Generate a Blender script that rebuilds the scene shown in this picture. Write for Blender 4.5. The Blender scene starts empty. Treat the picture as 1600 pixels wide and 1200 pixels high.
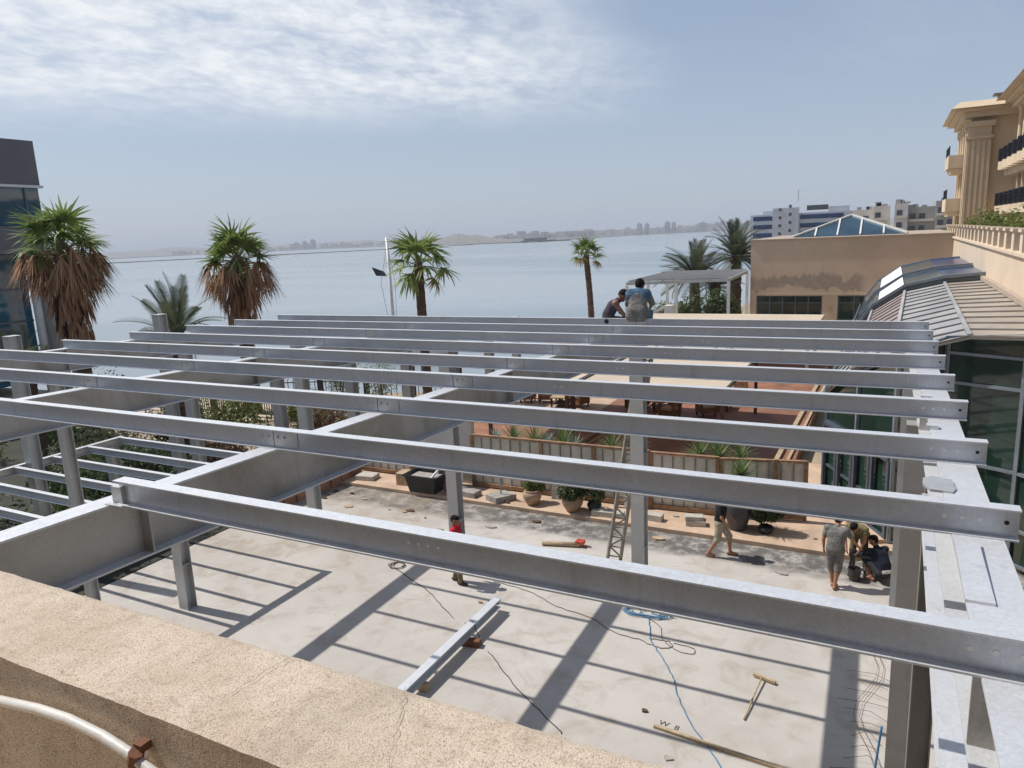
import bpy, bmesh, math, random
import numpy as np
from mathutils import Vector, Matrix

random.seed(7); np.random.seed(7)
scene = bpy.context.scene
COL = scene.collection
R = math.radians

# ------------------------------------------------------------------ camera
CAM_Z = 8.2
RIGHT = Vector((0.8904, 0.4600, -0.0440)); DOWNV = Vector((0.0481, -0.1966, -0.9793)); FWD = Vector((-0.4500, 0.8700, -0.1976))
def _cam_axes():
    f = 1132.0
    down = Vector((0.045, 1.0, 228.0/f)).normalized(); up = -down
    r = Vector((592.0, -220.0, f)).normalized()
    Y = (r - up*r.dot(up)).normalized(); X = Y.cross(up)
    # rows of world<-camera (x right, y down, z forward)
    M = [X, Y, up]
    col = lambda i: Vector((M[0][i], M[1][i], M[2][i]))
    return col(0), col(1), col(2)
RIGHT, DOWNV, FWD = _cam_axes()
cam_d = bpy.data.cameras.new('camera'); cam = bpy.data.objects.new('camera', cam_d); COL.objects.link(cam)
cam_d.sensor_width = 36.0; cam_d.lens = 1132.0/1600.0*36.0
cam_d.clip_start = 0.05; cam_d.clip_end = 60000.0
m = Matrix.Identity(4)
for i in range(3):
    m[i][0] = RIGHT[i]; m[i][1] = -DOWNV[i]; m[i][2] = -FWD[i]
m[2][3] = CAM_Z
cam.matrix_world = m
scene.camera = cam

# ------------------------------------------------------------------ sky and sun
SUN_EL = 55.2; SUN_DIR_AZ = (-1.0, -0.075)          # towards the sun, in plan
world = bpy.data.worlds.new('World'); scene.world = world; world.use_nodes = True
nt = world.node_tree; nt.nodes.clear()
def WN(t, **k):
    n = nt.nodes.new(t)
    for a, b in k.items(): setattr(n, a, b)
    return n
def wmath(op, a, b=None, c=None):
    n = WN('ShaderNodeMath', operation=op)
    for i, v in enumerate((a, b, c)):
        if v is None: continue
        if isinstance(v, (int, float)): n.inputs[i].default_value = v
        else: nt.links.new(v, n.inputs[i])
    return n.outputs[0]
sky = WN('ShaderNodeTexSky', sky_type='NISHITA'); sky.sun_disc = False
sky.sun_elevation = R(SUN_EL); sky.sun_rotation = math.atan2(SUN_DIR_AZ[0], SUN_DIR_AZ[1])
sky.air_density = 1.0; sky.dust_density = 1.1; sky.ozone_density = 1.6; sky.altitude = 0
tc = WN('ShaderNodeTexCoord'); sep = WN('ShaderNodeSeparateXYZ'); nt.links.new(tc.outputs['Generated'], sep.inputs[0])
zz = wmath('ADD', wmath('MAXIMUM', sep.outputs[2], 0.0), 0.12)
comb = WN('ShaderNodeCombineXYZ')
nt.links.new(wmath('DIVIDE', sep.outputs[0], zz), comb.inputs[0]); nt.links.new(wmath('DIVIDE', sep.outputs[1], zz), comb.inputs[1])
def wnoise(scale, detail, rough, dist, w):
    mp = WN('ShaderNodeMapping'); mp.inputs['Location'].default_value = (w, w*1.7, 0); nt.links.new(comb.outputs[0], mp.inputs[0])
    mp.inputs['Rotation'].default_value = (0, 0, R(-35)); mp.inputs['Scale'].default_value = (1.0, 0.75, 1)
    n = WN('ShaderNodeTexNoise', noise_dimensions='2D'); n.inputs['Scale'].default_value = scale; n.inputs['Detail'].default_value = detail
    n.inputs['Roughness'].default_value = rough; n.inputs['Distortion'].default_value = dist
    nt.links.new(mp.outputs[0], n.inputs['Vector']); return n.outputs['Fac']
def wrange(v, a, b, c=0.0, d=1.0):
    n = WN('ShaderNodeMapRange', interpolation_type='SMOOTHSTEP'); nt.links.new(v, n.inputs[0])
    for i, x in enumerate((a, b, c, d)): n.inputs[i+1].default_value = x
    return n.outputs[0]
# a bank of thin broken cirrus covers the western half of the sky
cdir = Vector((-0.72, 0.63, 0.30)).normalized()
dot = WN('ShaderNodeVectorMath', operation='DOT_PRODUCT'); nt.links.new(tc.outputs['Generated'], dot.inputs[0]); dot.inputs[1].default_value = cdir
big = wnoise(0.55, 3.0, 0.5, 0.3, 3.1)
bank = wrange(wmath('ADD', dot.outputs['Value'], wmath('MULTIPLY', wmath('SUBTRACT', big, 0.5), 0.32)), 0.84, 0.955)
low = wrange(sep.outputs[2], 0.125, 0.21)
fine = wrange(wnoise(11.0, 6.0, 0.62, 0.15, 0.4), 0.28, 0.72)
streak = wrange(wnoise(1.9, 5.0, 0.58, 0.35, 5.2), 0.28, 0.66)
cl = wmath('MULTIPLY', wmath('MULTIPLY', bank, low), wmath('ADD', wmath('ADD', wmath('MULTIPLY', fine, 0.42), 0.22), wmath('MULTIPLY', streak, 0.42)))
thin = wmath('MULTIPLY', wmath('MULTIPLY', wrange(wnoise(0.9, 5.0, 0.6, 1.0, 9.0), 0.45, 0.8), low), 0.10)
cl = wmath('MINIMUM', wmath('ADD', wmath('MULTIPLY', cl, 1.0), thin), 1.0)
# summer haze whitens the air near the horizon
hz = wmath('POWER', wmath('SUBTRACT', 1.0, wmath('MAXIMUM', sep.outputs[2], 0.0)), 3.0)
mixh = WN('ShaderNodeMix', data_type='RGBA'); nt.links.new(wmath('ADD', wmath('MULTIPLY', hz, 0.52), 0.22), mixh.inputs['Factor'])
nt.links.new(sky.outputs[0], mixh.inputs[6]); mixh.inputs[7].default_value = (4.9, 5.75, 7.2, 1)
mixc = WN('ShaderNodeMix', data_type='RGBA'); nt.links.new(cl, mixc.inputs['Factor'])
nt.links.new(mixh.outputs[2], mixc.inputs[6]); mixc.inputs[7].default_value = (8.9, 9.2, 9.6, 1)
bg = WN('ShaderNodeBackground'); bg.inputs['Strength'].default_value = 0.10
out = WN('ShaderNodeOutputWorld'); nt.links.new(mixc.outputs[2], bg.inputs[0]); nt.links.new(bg.outputs[0], out.inputs[0])

sun_d = bpy.data.lights.new('sun', 'SUN'); sun_d.energy = 4.5; sun_d.angle = R(0.53); sun_d.color = (1.0, 0.955, 0.89)
sun = bpy.data.objects.new('sun', sun_d); COL.objects.link(sun)
sd = Vector((SUN_DIR_AZ[0], SUN_DIR_AZ[1], 0)).normalized()*math.cos(R(SUN_EL)); sd.z = math.sin(R(SUN_EL))
sun.rotation_euler = sd.to_track_quat('Z', 'Y').to_euler(); sun.location = (0, 0, 60)

scene.view_settings.view_transform = 'Standard'; scene.view_settings.look = 'None'
scene.view_settings.exposure = 0.0; scene.view_settings.gamma = 1.0; scene.view_settings.use_curve_mapping = False
scene.render.engine = 'CYCLES'
world.cycles.sampling_method = 'MANUAL'; world.cycles.sample_map_resolution = 512
scene.cycles.max_bounces = 6; scene.cycles.transparent_max_bounces = 12; scene.cycles.volume_bounces = 0

# ------------------------------------------------------------------ materials
MATS = {}
def nodes_mat(name):
    mt = bpy.data.materials.new(name); mt.use_nodes = True
    t = mt.node_tree; b = t.nodes['Principled BSDF']; MATS[name] = mt
    return mt, t, b
def N(t, typ, **k):
    n = t.nodes.new(typ)
    for a, b in k.items(): setattr(n, a, b)
    return n
def noise(t, vec, scale, detail=4, rough=0.55, dist=0.0):
    n = N(t, 'ShaderNodeTexNoise'); n.inputs['Scale'].default_value = scale; n.inputs['Detail'].default_value = detail
    n.inputs['Roughness'].default_value = rough; n.inputs['Distortion'].default_value = dist
    t.links.new(vec, n.inputs['Vector']); return n.outputs['Fac']
def rng(t, v, a, b, c=0.0, d=1.0, smooth=True):
    n = N(t, 'ShaderNodeMapRange'); n.interpolation_type = 'SMOOTHSTEP' if smooth else 'LINEAR'
    t.links.new(v, n.inputs[0])
    for i, x in enumerate((a, b, c, d)): n.inputs[i+1].default_value = x
    return n.outputs[0]
def mth(t, op, a, b=None):
    n = N(t, 'ShaderNodeMath', operation=op)
    for i, v in enumerate((a, b)):
        if v is None: continue
        if isinstance(v, (int, float)): n.inputs[i].default_value = v
        else: t.links.new(v, n.inputs[i])
    return n.outputs[0]
def mix(t, fac, a, b, blend='MIX'):
    n = N(t, 'ShaderNodeMix', data_type='RGBA', blend_type=blend)
    for s, v in (('Factor', fac), (6, a), (7, b)):
        if isinstance(v, (int, float)): n.inputs[s].default_value = v
        elif isinstance(v, tuple): n.inputs[s].default_value = (*v, 1) if len(v) == 3 else v
        else: t.links.new(v, n.inputs[s])
    return n.outputs[2]
def geo_pos(t):
    return N(t, 'ShaderNodeNewGeometry').outputs['Position']
def obj_pos(t):
    return N(t, 'ShaderNodeTexCoord').outputs['Object']
def bump(t, b, h, strength=0.3, dist=0.02):
    n = N(t, 'ShaderNodeBump'); n.inputs['Strength'].default_value = strength; n.inputs['Distance'].default_value = dist
    t.links.new(h, n.inputs['Height']); t.links.new(n.outputs[0], b.inputs['Normal'])
def stretch(t, vec, s):
    n = N(t, 'ShaderNodeMapping'); n.inputs['Scale'].default_value = s; t.links.new(vec, n.inputs[0]); return n.outputs[0]

def plain(name, col, rough=0.7, metal=0.0, var=0.25, scale=3.0, fine=40.0, bmp=0.15, spec=0.5, world_space=True, rand=0.0, bdist=0.01):
    """base colour broken up by two noises, a little relief"""
    mt, t, b = nodes_mat(name)
    p = geo_pos(t) if world_space else obj_pos(t)
    n1 = noise(t, p, scale, 6, 0.62, 0.4); n2 = noise(t, p, fine, 4, 0.6)
    dark = tuple(c*(1-var) for c in col); light = tuple(min(1, c*(1+var*0.55)) for c in col)
    c = mix(t, rng(t, n1, 0.3, 0.72), dark, light)
    c = mix(t, mth(t, 'MULTIPLY', rng(t, n2, 0.35, 0.7), 0.4), c, tuple(x*(1-var*0.9) for x in col))
    if rand > 0:
        oi = N(t, 'ShaderNodeObjectInfo'); hsv = N(t, 'ShaderNodeHueSaturation')
        t.links.new(rng(t, oi.outputs['Random'], 0, 1, 1-rand, 1+rand, False), hsv.inputs['Value']); t.links.new(c, hsv.inputs['Color']); c = hsv.outputs[0]
    t.links.new(c, b.inputs['Base Color'])
    b.inputs['Metallic'].default_value = metal; b.inputs['Specular IOR Level'].default_value = spec
    t.links.new(rng(t, n1, 0.2, 0.8, max(0.02, rough-0.1), min(1, rough+0.1)), b.inputs['Roughness'])
    if bmp > 0: bump(t, b, n2, bmp, bdist)
    return mt

def galvanised(name, base=0.50, tint=(1.0, 1.02, 1.06), dirt=0.25, dirtcol=(0.26, 0.235, 0.20), metal=0.45, rough=0.46):
    mt, t, b = nodes_mat(name)
    p = geo_pos(t)
    v = N(t, 'ShaderNodeTexVoronoi'); v.inputs['Scale'].default_value = 85.0; t.links.new(p, v.inputs['Vector'])
    sepc = N(t, 'ShaderNodeSeparateColor'); t.links.new(v.outputs['Color'], sepc.inputs[0])
    big = noise(t, p, 0.9, 5, 0.6, 0.8); mid = noise(t, stretch(t, p, (0.6, 1, 1.6)), 4.5, 6, 0.68, 0.5)
    c = mix(t, rng(t, sepc.outputs[0], 0, 1, 0, 1, False), tuple(base*0.94*k for k in tint), tuple(min(1, base*1.06*k) for k in tint))
    c = mix(t, mth(t, 'MULTIPLY', rng(t, mid, 0.40, 0.75), 0.22), c, tuple(base*0.78*k for k in tint))
    c = mix(t, mth(t, 'MULTIPLY', rng(t, big, 0.42, 0.75), dirt), c, dirtcol)
    run = noise(t, stretch(t, p, (1.6, 1.6, 0.22)), 5.0, 6, 0.7, 0.3); ox = noise(t, p, 2.6, 7, 0.72, 1.0)
    c = mix(t, mth(t, 'MULTIPLY', rng(t, run, 0.55, 0.74), 0.38), c, tuple(base*0.55*k for k in (1.0, 0.95, 0.88)))
    c = mix(t, mth(t, 'MULTIPLY', rng(t, ox, 0.58, 0.72), 0.35), c, tuple(min(1, base*1.35*k) for k in tint))
    t.links.new(c, b.inputs['Base Color']); b.inputs['Metallic'].default_value = metal
    r = mth(t, 'ADD', rng(t, sepc.outputs[1], 0, 1, rough-0.1, rough+0.1, False), mth(t, 'MULTIPLY', big, 0.08)); t.links.new(r, b.inputs['Roughness'])
    bump(t, b, mid, 0.08, 0.004)
    return mt

def foliage(name, col, col2, rough=0.55, trans=0.25):
    mt, t, b = nodes_mat(name)
    oi = N(t, 'ShaderNodeObjectInfo'); p = geo_pos(t)
    n = noise(t, p, 2.3, 3, 0.6); ri = N(t, 'ShaderNodeNewGeometry').outputs['Random Per Island']
    f = mth(t, 'ADD', mth(t, 'MULTIPLY', ri, 0.55), mth(t, 'MULTIPLY', mth(t, 'ADD', n, mth(t, 'MULTIPLY', oi.outputs['Random'], 0.4)), 0.45))
    c = mix(t, rng(t, f, 0.1, 0.95), col, col2)
    t.links.new(c, b.inputs['Base Color']); b.inputs['Roughness'].default_value = rough; b.inputs['Specular IOR Level'].default_value = 0.35
    tr = N(t, 'ShaderNodeBsdfTranslucent'); t.links.new(mix(t, 0.5, c, tuple(min(1, k*1.6) for k in col2)), tr.inputs['Color'])
    ms = N(t, 'ShaderNodeMixShader'); ms.inputs[0].default_value = trans
    t.links.new(b.outputs[0], ms.inputs[1]); t.links.new(tr.outputs[0], ms.inputs[2])
    t.links.new(ms.outputs[0], t.nodes['Material Output'].inputs[0])
    return mt

def glass(name, col, rough=0.04, spec=0.8, wob=0.02):
    mt, t, b = nodes_mat(name)
    p = geo_pos(t); n = noise(t, p, 0.5, 2, 0.5)
    t.links.new(mix(t, rng(t, n, 0.3, 0.7), tuple(c*0.6 for c in col), col), b.inputs['Base Color'])
    b.inputs['Roughness'].default_value = rough; b.inputs['Specular IOR Level'].default_value = spec
    b.inputs['IOR'].default_value = 1.52
    bump(t, b, noise(t, p, 0.8, 2, 0.5), wob, 0.15)
    return mt

def slab_mat():
    mt, t, b = nodes_mat('concrete_slab'); p = geo_pos(t)
    big = noise(t, p, 0.22, 6, 0.6, 0.5); mid = noise(t, p, 1.3, 8, 0.68, 0.7); fine = noise(t, p, 24, 6, 0.7); grit = noise(t, p, 130, 3, 0.6)
    c = mix(t, rng(t, big, 0.35, 0.66), (0.42, 0.39, 0.355), (0.50, 0.47, 0.435))
    c = mix(t, mth(t, 'MULTIPLY', rng(t, mid, 0.46, 0.70), 0.55), c, (0.30, 0.255, 0.20))
    c = mix(t, mth(t, 'MULTIPLY', rng(t, fine, 0.52, 0.8), 0.38), c, (0.24, 0.215, 0.19))
    c = mix(t, mth(t, 'MULTIPLY', rng(t, grit, 0.60, 0.8), 0.22), c, (0.22, 0.20, 0.18))
    pale = noise(t, p, 0.55, 7, 0.65, 1.2)
    c = mix(t, mth(t, 'MULTIPLY', rng(t, pale, 0.58, 0.66), 0.35), c, (0.54, 0.52, 0.48))
    # soil and damp that has washed up against the step, and the older dirty western end
    sx = N(t, 'ShaderNodeSeparateXYZ'); t.links.new(p, sx.inputs[0])
    edge = mth(t, 'SUBTRACT', sx.outputs[1], mth(t, 'MULTIPLY', mth(t, 'SUBTRACT', noise(t, stretch(t, p, (0.6, 1.6, 1)), 1.1, 6, 0.7, 0.6), 0.5), 0.9))
    near = mth(t, 'MULTIPLY', rng(t, edge, 17.15, 17.7), rng(t, noise(t, p, 2.0, 8, 0.75, 0.15), 0.36, 0.56, 0.25, 1.0))
    c = mix(t, mth(t, 'MULTIPLY', near, 0.92), c, (0.085, 0.08, 0.074))
    west = mth(t, 'MULTIPLY', rng(t, sx.outputs[0], -9.0, -14.5), rng(t, sx.outputs[1], 11.0, 14.0))
    c = mix(t, mth(t, 'MULTIPLY', west, rng(t, mid, 0.42, 0.68, 0.15, 0.7)), c, (0.33, 0.265, 0.19))
    streaks = noise(t, stretch(t, p, (0.5, 2.6, 1)), 1.4, 7, 0.72, 1.0)
    c = mix(t, mth(t, 'MULTIPLY', mth(t, 'MULTIPLY', rng(t, streaks, 0.56, 0.72), rng(t, sx.outputs[1], 12.5, 15.0)), 0.45), c, (0.20, 0.17, 0.135))
    t.links.new(c, b.inputs['Base Color']); b.inputs['Roughness'].default_value = 0.85
    bump(t, b, mth(t, 'ADD', mth(t, 'MULTIPLY', mid, 0.7), mth(t, 'MULTIPLY', fine, 0.35)), 0.25, 0.02)
    return mt

def render_coat():
    mt, t, b = nodes_mat('sprayed_render'); p = geo_pos(t)
    v = N(t, 'ShaderNodeTexVoronoi'); v.inputs['Scale'].default_value = 330.0; v.inputs['Randomness'].default_value = 1.0; t.links.new(p, v.inputs['Vector'])
    n1 = noise(t, p, 5.5, 6, 0.65, 0.5); n2 = noise(t, p, 210, 4, 0.7); n3 = noise(t, p, 30, 6, 0.75, 0.4)
    c = mix(t, rng(t, n1, 0.32, 0.68), (0.55, 0.45, 0.35), (0.66, 0.565, 0.455))
    c = mix(t, mth(t, 'MULTIPLY', rng(t, n3, 0.48, 0.68), 0.55), c, (0.36, 0.28, 0.205))
    c = mix(t, mth(t, 'MULTIPLY', rng(t, v.outputs['Distance'], 0.35, 0.7), 0.35), c, (0.27, 0.195, 0.13))
    c = mix(t, mth(t, 'MULTIPLY', rng(t, n2, 0.53, 0.64), 0.75), c, (0.20, 0.15, 0.105))
    drip = noise(t, stretch(t, p, (1.0, 0.35, 0.35)), 3.2, 6, 0.7, 0.5)
    c = mix(t, mth(t, 'MULTIPLY', rng(t, drip, 0.54, 0.74), 0.40), c, (0.26, 0.215, 0.165))
    t.links.new(c, b.inputs['Base Color']); b.inputs['Roughness'].default_value = 0.92
    bump(t, b, mth(t, 'ADD', mth(t, 'MULTIPLY', n2, 0.8), mth(t, 'SUBTRACT', 1.0, v.outputs['Distance'])), 0.5, 0.003)
    return mt

def plaster(name, col, stain=(0.18, 0.14, 0.11), amt=0.25, streak=True):
    mt, t, b = nodes_mat(name); p = geo_pos(t)
    n1 = noise(t, p, 0.35, 6, 0.62, 0.5); n2 = noise(t, p, 3.0, 6, 0.7); n3 = noise(t, stretch(t, p, (2.2, 2.2, 0.16)), 1.5, 6, 0.7)
    c = mix(t, rng(t, n1, 0.3, 0.7), tuple(k*0.90 for k in col), tuple(min(1, k*1.06) for k in col))
    c = mix(t, mth(t, 'MULTIPLY', rng(t, n2, 0.5, 0.78), 0.3), c, tuple(k*0.78 for k in col))
    if streak: c = mix(t, mth(t, 'MULTIPLY', rng(t, n3, 0.54, 0.78), amt), c, stain)
    t.links.new(c, b.inputs['Base Color']); b.inputs['Roughness'].default_value = 0.88
    bump(t, b, n2, 0.15, 0.02)
    return mt

def water_mat():
    mt, t, b = nodes_mat('lake_water'); p = geo_pos(t)
    sx = N(t, 'ShaderNodeSeparateXYZ'); t.links.new(p, sx.inputs[0])
    w1 = noise(t, stretch(t, p, (1, 1, 1)), 0.35, 3, 0.6); w2 = noise(t, p, 1.6, 3, 0.6)
    gust = noise(t, stretch(t, p, (0.0045, 0.012, 1)), 1.0, 4, 0.55, 0.6)
    g = rng(t, gust, 0.42, 0.62)
    c = mix(t, g, (0.32, 0.355, 0.375), (0.24, 0.285, 0.32))
    t.links.new(c, b.inputs['Base Color']); b.inputs['IOR'].default_value = 1.33
    t.links.new(rng(t, g, 0, 1, 0.12, 0.30), b.inputs['Roughness'])
    n = N(t, 'ShaderNodeBump'); n.inputs['Distance'].default_value = 0.25
    t.links.new(rng(t, g, 0, 1, 0.10, 0.26), n.inputs['Strength'])
    t.links.new(mth(t, 'ADD', w1, mth(t, 'MULTIPLY', w2, 0.4)), n.inputs['Height']); t.links.new(n.outputs[0], b.inputs['Normal'])
    return mt

slab_mat(); render_coat(); water_mat()
galvanised('galv', 0.60, (0.93, 1.0, 1.09), 0.20, metal=0.5, rough=0.38); galvanised('galv_post', 0.54, (0.98, 1.01, 1.02), 0.45, (0.28, 0.26, 0.22), 0.5)
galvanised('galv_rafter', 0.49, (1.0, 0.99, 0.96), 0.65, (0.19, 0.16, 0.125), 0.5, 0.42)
galvanised('galv_brown', 0.36, (1.0, 0.96, 0.90), 0.6, (0.18, 0.15, 0.12), 0.3, 0.5)  # darker brown copy of the post steel, shade put into its colour
galvanised('galv_shaded', 0.24, (1.0, 0.93, 0.84), 0.7, (0.115, 0.09, 0.07), 0.3, 0.55)  # dark brown base paints shade onto the right rafter web and turned post
galvanised('galv_lit', 0.67, (0.98, 1.01, 1.05), 0.25, (0.46, 0.46, 0.46), 0.35, 0.40)  # paler copy of galv, sunlit tone put into the flange colour
plain('painted_white_steel', (0.72, 0.72, 0.70), 0.5, var=0.12)
plain('dark_hole', (0.02, 0.02, 0.02), 0.9, var=0.1)
plain('bright_bolt', (0.6, 0.6, 0.6), 0.35, 0.7, var=0.1)
plaster('hotel_cream', (0.66, 0.53, 0.375), (0.35, 0.26, 0.18), 0.2)
plaster('facade_beige', (0.53, 0.415, 0.31), (0.22, 0.17, 0.13), 0.30)
def facade_stain():
    t = MATS['facade_beige'].node_tree; b = t.nodes['Principled BSDF']; src = b.inputs['Base Color'].links[0].from_socket
    p = geo_pos(t); sx = N(t, 'ShaderNodeSeparateXYZ'); t.links.new(p, sx.inputs[0])
    z = mth(t, 'SUBTRACT', sx.outputs[2], mth(t, 'MULTIPLY', mth(t, 'SUBTRACT', noise(t, stretch(t, p, (1.0, 1.0, 0.35)), 1.3, 6, 0.6, 0.3), 0.5), 2.2))
    f = mth(t, 'MULTIPLY', mth(t, 'MULTIPLY', rng(t, z, 3.7, 3.85), rng(t, z, 4.75, 4.45)), rng(t, sx.outputs[0], -1.2, -1.9))
    f = mth(t, 'MULTIPLY', f, rng(t, noise(t, p, 3.0, 6, 0.7), 0.25, 0.55, 0.45, 1.0))
    t.links.new(mix(t, mth(t, 'MULTIPLY', f, 0.6), src, (0.19, 0.16, 0.135)), b.inputs['Base Color'])
facade_stain()
plaster('podium_cream', (0.66, 0.535, 0.40), (0.30, 0.23, 0.17), 0.28)
plaster('apartment_white', (0.62, 0.57, 0.50), (0.3, 0.27, 0.24), 0.35)
plaster('blue_bldg_white', (0.52, 0.54, 0.58), (0.25, 0.25, 0.27), 0.2)
plaster('concrete_grey', (0.34, 0.325, 0.30), (0.14, 0.13, 0.12), 0.3)
plaster('old_render_grey', (0.175, 0.15, 0.125), (0.08, 0.07, 0.06), 0.5)
plaster('white_wall', (0.60, 0.57, 0.54), (0.3, 0.25, 0.2), 0.3)
plaster('cladding_grey', (0.155, 0.155, 0.165), (0.08, 0.08, 0.09), 0.15)
plain('terracotta_paving', (0.54, 0.39, 0.28), 0.85, var=0.25, scale=1.2, fine=14)
plain('terrace_red', (0.30, 0.135, 0.08), 0.75, var=0.4, scale=0.9, fine=8)
plain('garden_soil', (0.36, 0.29, 0.205), 0.95, var=0.35, scale=0.5, fine=6)
plain('garden_dark', (0.045, 0.048, 0.034), 0.95, var=0.5, scale=0.6, fine=6)
plain('sandy_path', (0.55, 0.455, 0.35), 0.95, var=0.2, scale=0.7, fine=8)
plain('awning_cream', (0.70, 0.60, 0.47), 0.8, var=0.08, scale=0.5, fine=20, bmp=0.05)
def translucent(name, f):
    t = MATS[name].node_tree; b = t.nodes['Principled BSDF']; tr = N(t, 'ShaderNodeBsdfTranslucent'); tr.inputs[0].default_value = (0.75, 0.62, 0.46, 1)
    ms = N(t, 'ShaderNodeMixShader'); ms.inputs[0].default_value = f; t.links.new(b.outputs[0], ms.inputs[1]); t.links.new(tr.outputs[0], ms.inputs[2]); t.links.new(ms.outputs[0], t.nodes['Material Output'].inputs[0])
translucent('awning_cream', 0.28)
plain('awning_frame', (0.05, 0.04, 0.035), 0.6)
plain('wood_brown', (0.34, 0.20, 0.11), 0.75, var=0.45, scale=4, fine=30, bmp=0.3)
plain('wood_dark', (0.10, 0.052, 0.03), 0.7, var=0.4, scale=5)
plain('wood_pale', (0.46, 0.35, 0.22), 0.8, var=0.3, scale=6, fine=60)
plain('wicker', (0.26, 0.135, 0.068), 0.75, var=0.4, scale=9, fine=70, bmp=0.5)
plain('cushion', (0.52, 0.43, 0.34), 0.9, var=0.15)
plain('fence_rib', (0.27, 0.26, 0.23), 0.7)
plain('fence_panel', (0.66, 0.63, 0.545), 0.6, var=0.22, scale=1.5, fine=9, rand=0.10)
plain('terracotta_pot', (0.44, 0.30, 0.20), 0.8, var=0.3, scale=4)
plain('dark_pot', (0.055, 0.06, 0.066), 0.55, var=0.3)
plain('black_plastic', (0.022, 0.024, 0.03), 0.42, var=0.4)
plain('plastic_sheet', (0.60, 0.55, 0.56), 0.35, var=0.2, scale=3, bmp=0.6, bdist=0.05)
plain('concrete_block', (0.36, 0.335, 0.30), 0.9, var=0.3, scale=5)
plain('pale_stone', (0.50, 0.47, 0.41), 0.9, var=0.3, scale=6)
plain('brick_kerb', (0.40, 0.21, 0.135), 0.85, var=0.3, scale=3)
plain('alu_frame', (0.25, 0.29, 0.33), 0.45, 0.3, var=0.2)
plain('alu_dark', (0.10, 0.125, 0.16), 0.45, 0.3, var=0.2)
plain('roof_pan_beige', (0.43, 0.37, 0.30), 0.55, 0.1, var=0.22, scale=0.8, fine=10, rand=0.08)
plain('roof_pan_grey', (0.41, 0.405, 0.40), 0.5, 0.2, var=0.2, scale=0.8, fine=10, rand=0.08)
plain('roof_pan_pink', (0.32, 0.25, 0.235), 0.55, 0.1, var=0.25, scale=0.8, fine=10, rand=0.08)
plain('roof_seam', (0.20, 0.18, 0.165), 0.6, 0.1)
plain('white_sheet', (0.86, 0.86, 0.85), 0.6, var=0.05)
plain('wrought_iron', (0.03, 0.032, 0.045), 0.5, 0.3, var=0.3)
plain('railing_brown', (0.09, 0.055, 0.045), 0.7, var=0.3)
plain('hotel_roof', (0.42, 0.34, 0.27), 0.85, var=0.2)
glass('glass_dark', (0.018, 0.048, 0.036), spec=0.7); glass('glass_blue', (0.030, 0.075, 0.115)); glass('glass_teal', (0.010, 0.105, 0.175))
glass('glass_sky', (0.10, 0.16, 0.19), 0.08); glass('glass_strip', (0.015, 0.05, 0.15), 0.2, 0.3); glass('window_far', (0.05, 0.055, 0.065), 0.15)
glass('glass_pale', (0.10, 0.15, 0.16), 0.08)
foliage('fan_green', (0.055, 0.115, 0.030), (0.225, 0.290, 0.080)); foliage('fan_yellow', (0.13, 0.13, 0.03), (0.27, 0.21, 0.06))
foliage('dead_frond', (0.13, 0.066, 0.036), (0.47, 0.275, 0.155), 0.85, 0.12)
foliage('date_green', (0.035, 0.060, 0.035), (0.105, 0.125, 0.068)); foliage('olive_leaf', (0.085, 0.11, 0.062), (0.20, 0.225, 0.13))
foliage('shrub_dark', (0.016, 0.036, 0.013), (0.070, 0.105, 0.034)); foliage('hedge_leaf', (0.045, 0.075, 0.014), (0.165, 0.190, 0.045))
foliage('yucca_leaf', (0.055, 0.105, 0.035), (0.175, 0.235, 0.085)); foliage('agave_leaf', (0.14, 0.21, 0.185), (0.24, 0.31, 0.27))
foliage('shrub_brown', (0.07, 0.045, 0.025), (0.21, 0.13, 0.08))
plain('palm_trunk', (0.135, 0.080, 0.052), 0.95, var=0.45, scale=6, fine=30, bmp=0.8, bdist=0.05)
plain('hill_far', (0.20, 0.185, 0.16), 0.95, var=0.25, scale=0.004, fine=0.02, bmp=0)
plain('city_far', (0.55, 0.52, 0.48), 0.9, var=0.25, scale=0.02, fine=0.2, bmp=0)
plain('tower_far', (0.36, 0.33, 0.31), 0.9, var=0.2, scale=0.05, fine=0.3, bmp=0)
plain('levee_stone', (0.14, 0.13, 0.115), 0.95, var=0.3, scale=0.05, fine=0.5, bmp=0)
plain('grass_land', (0.24, 0.20, 0.14), 0.95, var=0.35, scale=0.03, fine=0.4)
plain('skin', (0.36, 0.175, 0.110), 0.55, var=0.12, scale=8, fine=60, bmp=0.02)
plain('skin_dark', (0.22, 0.110, 0.072), 0.5, var=0.12, scale=8, fine=60, bmp=0.02)
plain('hair_black', (0.012, 0.010, 0.009), 0.85, var=0.3, spec=0.15)
def cloth(n, c): return plain(n, c, 0.9, var=0.38, scale=9, fine=22, bmp=0.75, spec=0.2, bdist=0.035)
cloth('cloth_red', (0.62, 0.025, 0.055)); cloth('cloth_black', (0.018, 0.019, 0.022)); cloth('cloth_beige', (0.42, 0.365, 0.29))
cloth('cloth_grey', (0.215, 0.215, 0.205)); cloth('cloth_greyshort', (0.20, 0.18, 0.17)); cloth('cloth_navy', (0.020, 0.024, 0.042))
cloth('cloth_darkgrey', (0.045, 0.045, 0.05)); cloth('cloth_blue', (0.075, 0.145, 0.225)); cloth('cloth_vest', (0.225, 0.215, 0.20)); cloth('cloth_white', (0.7, 0.7, 0.68))
cloth('cloth_khaki', (0.235, 0.195, 0.105)); cloth('cloth_purple', (0.075, 0.065, 0.085)); cloth('cloth_jeans', (0.09, 0.15, 0.22))
plain('sandal', (0.30, 0.14, 0.10), 0.7); plain('shoe_dark', (0.03, 0.025, 0.024), 0.6); plain('eye_dark', (0.02, 0.015, 0.012), 0.3, bmp=0)
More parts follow.
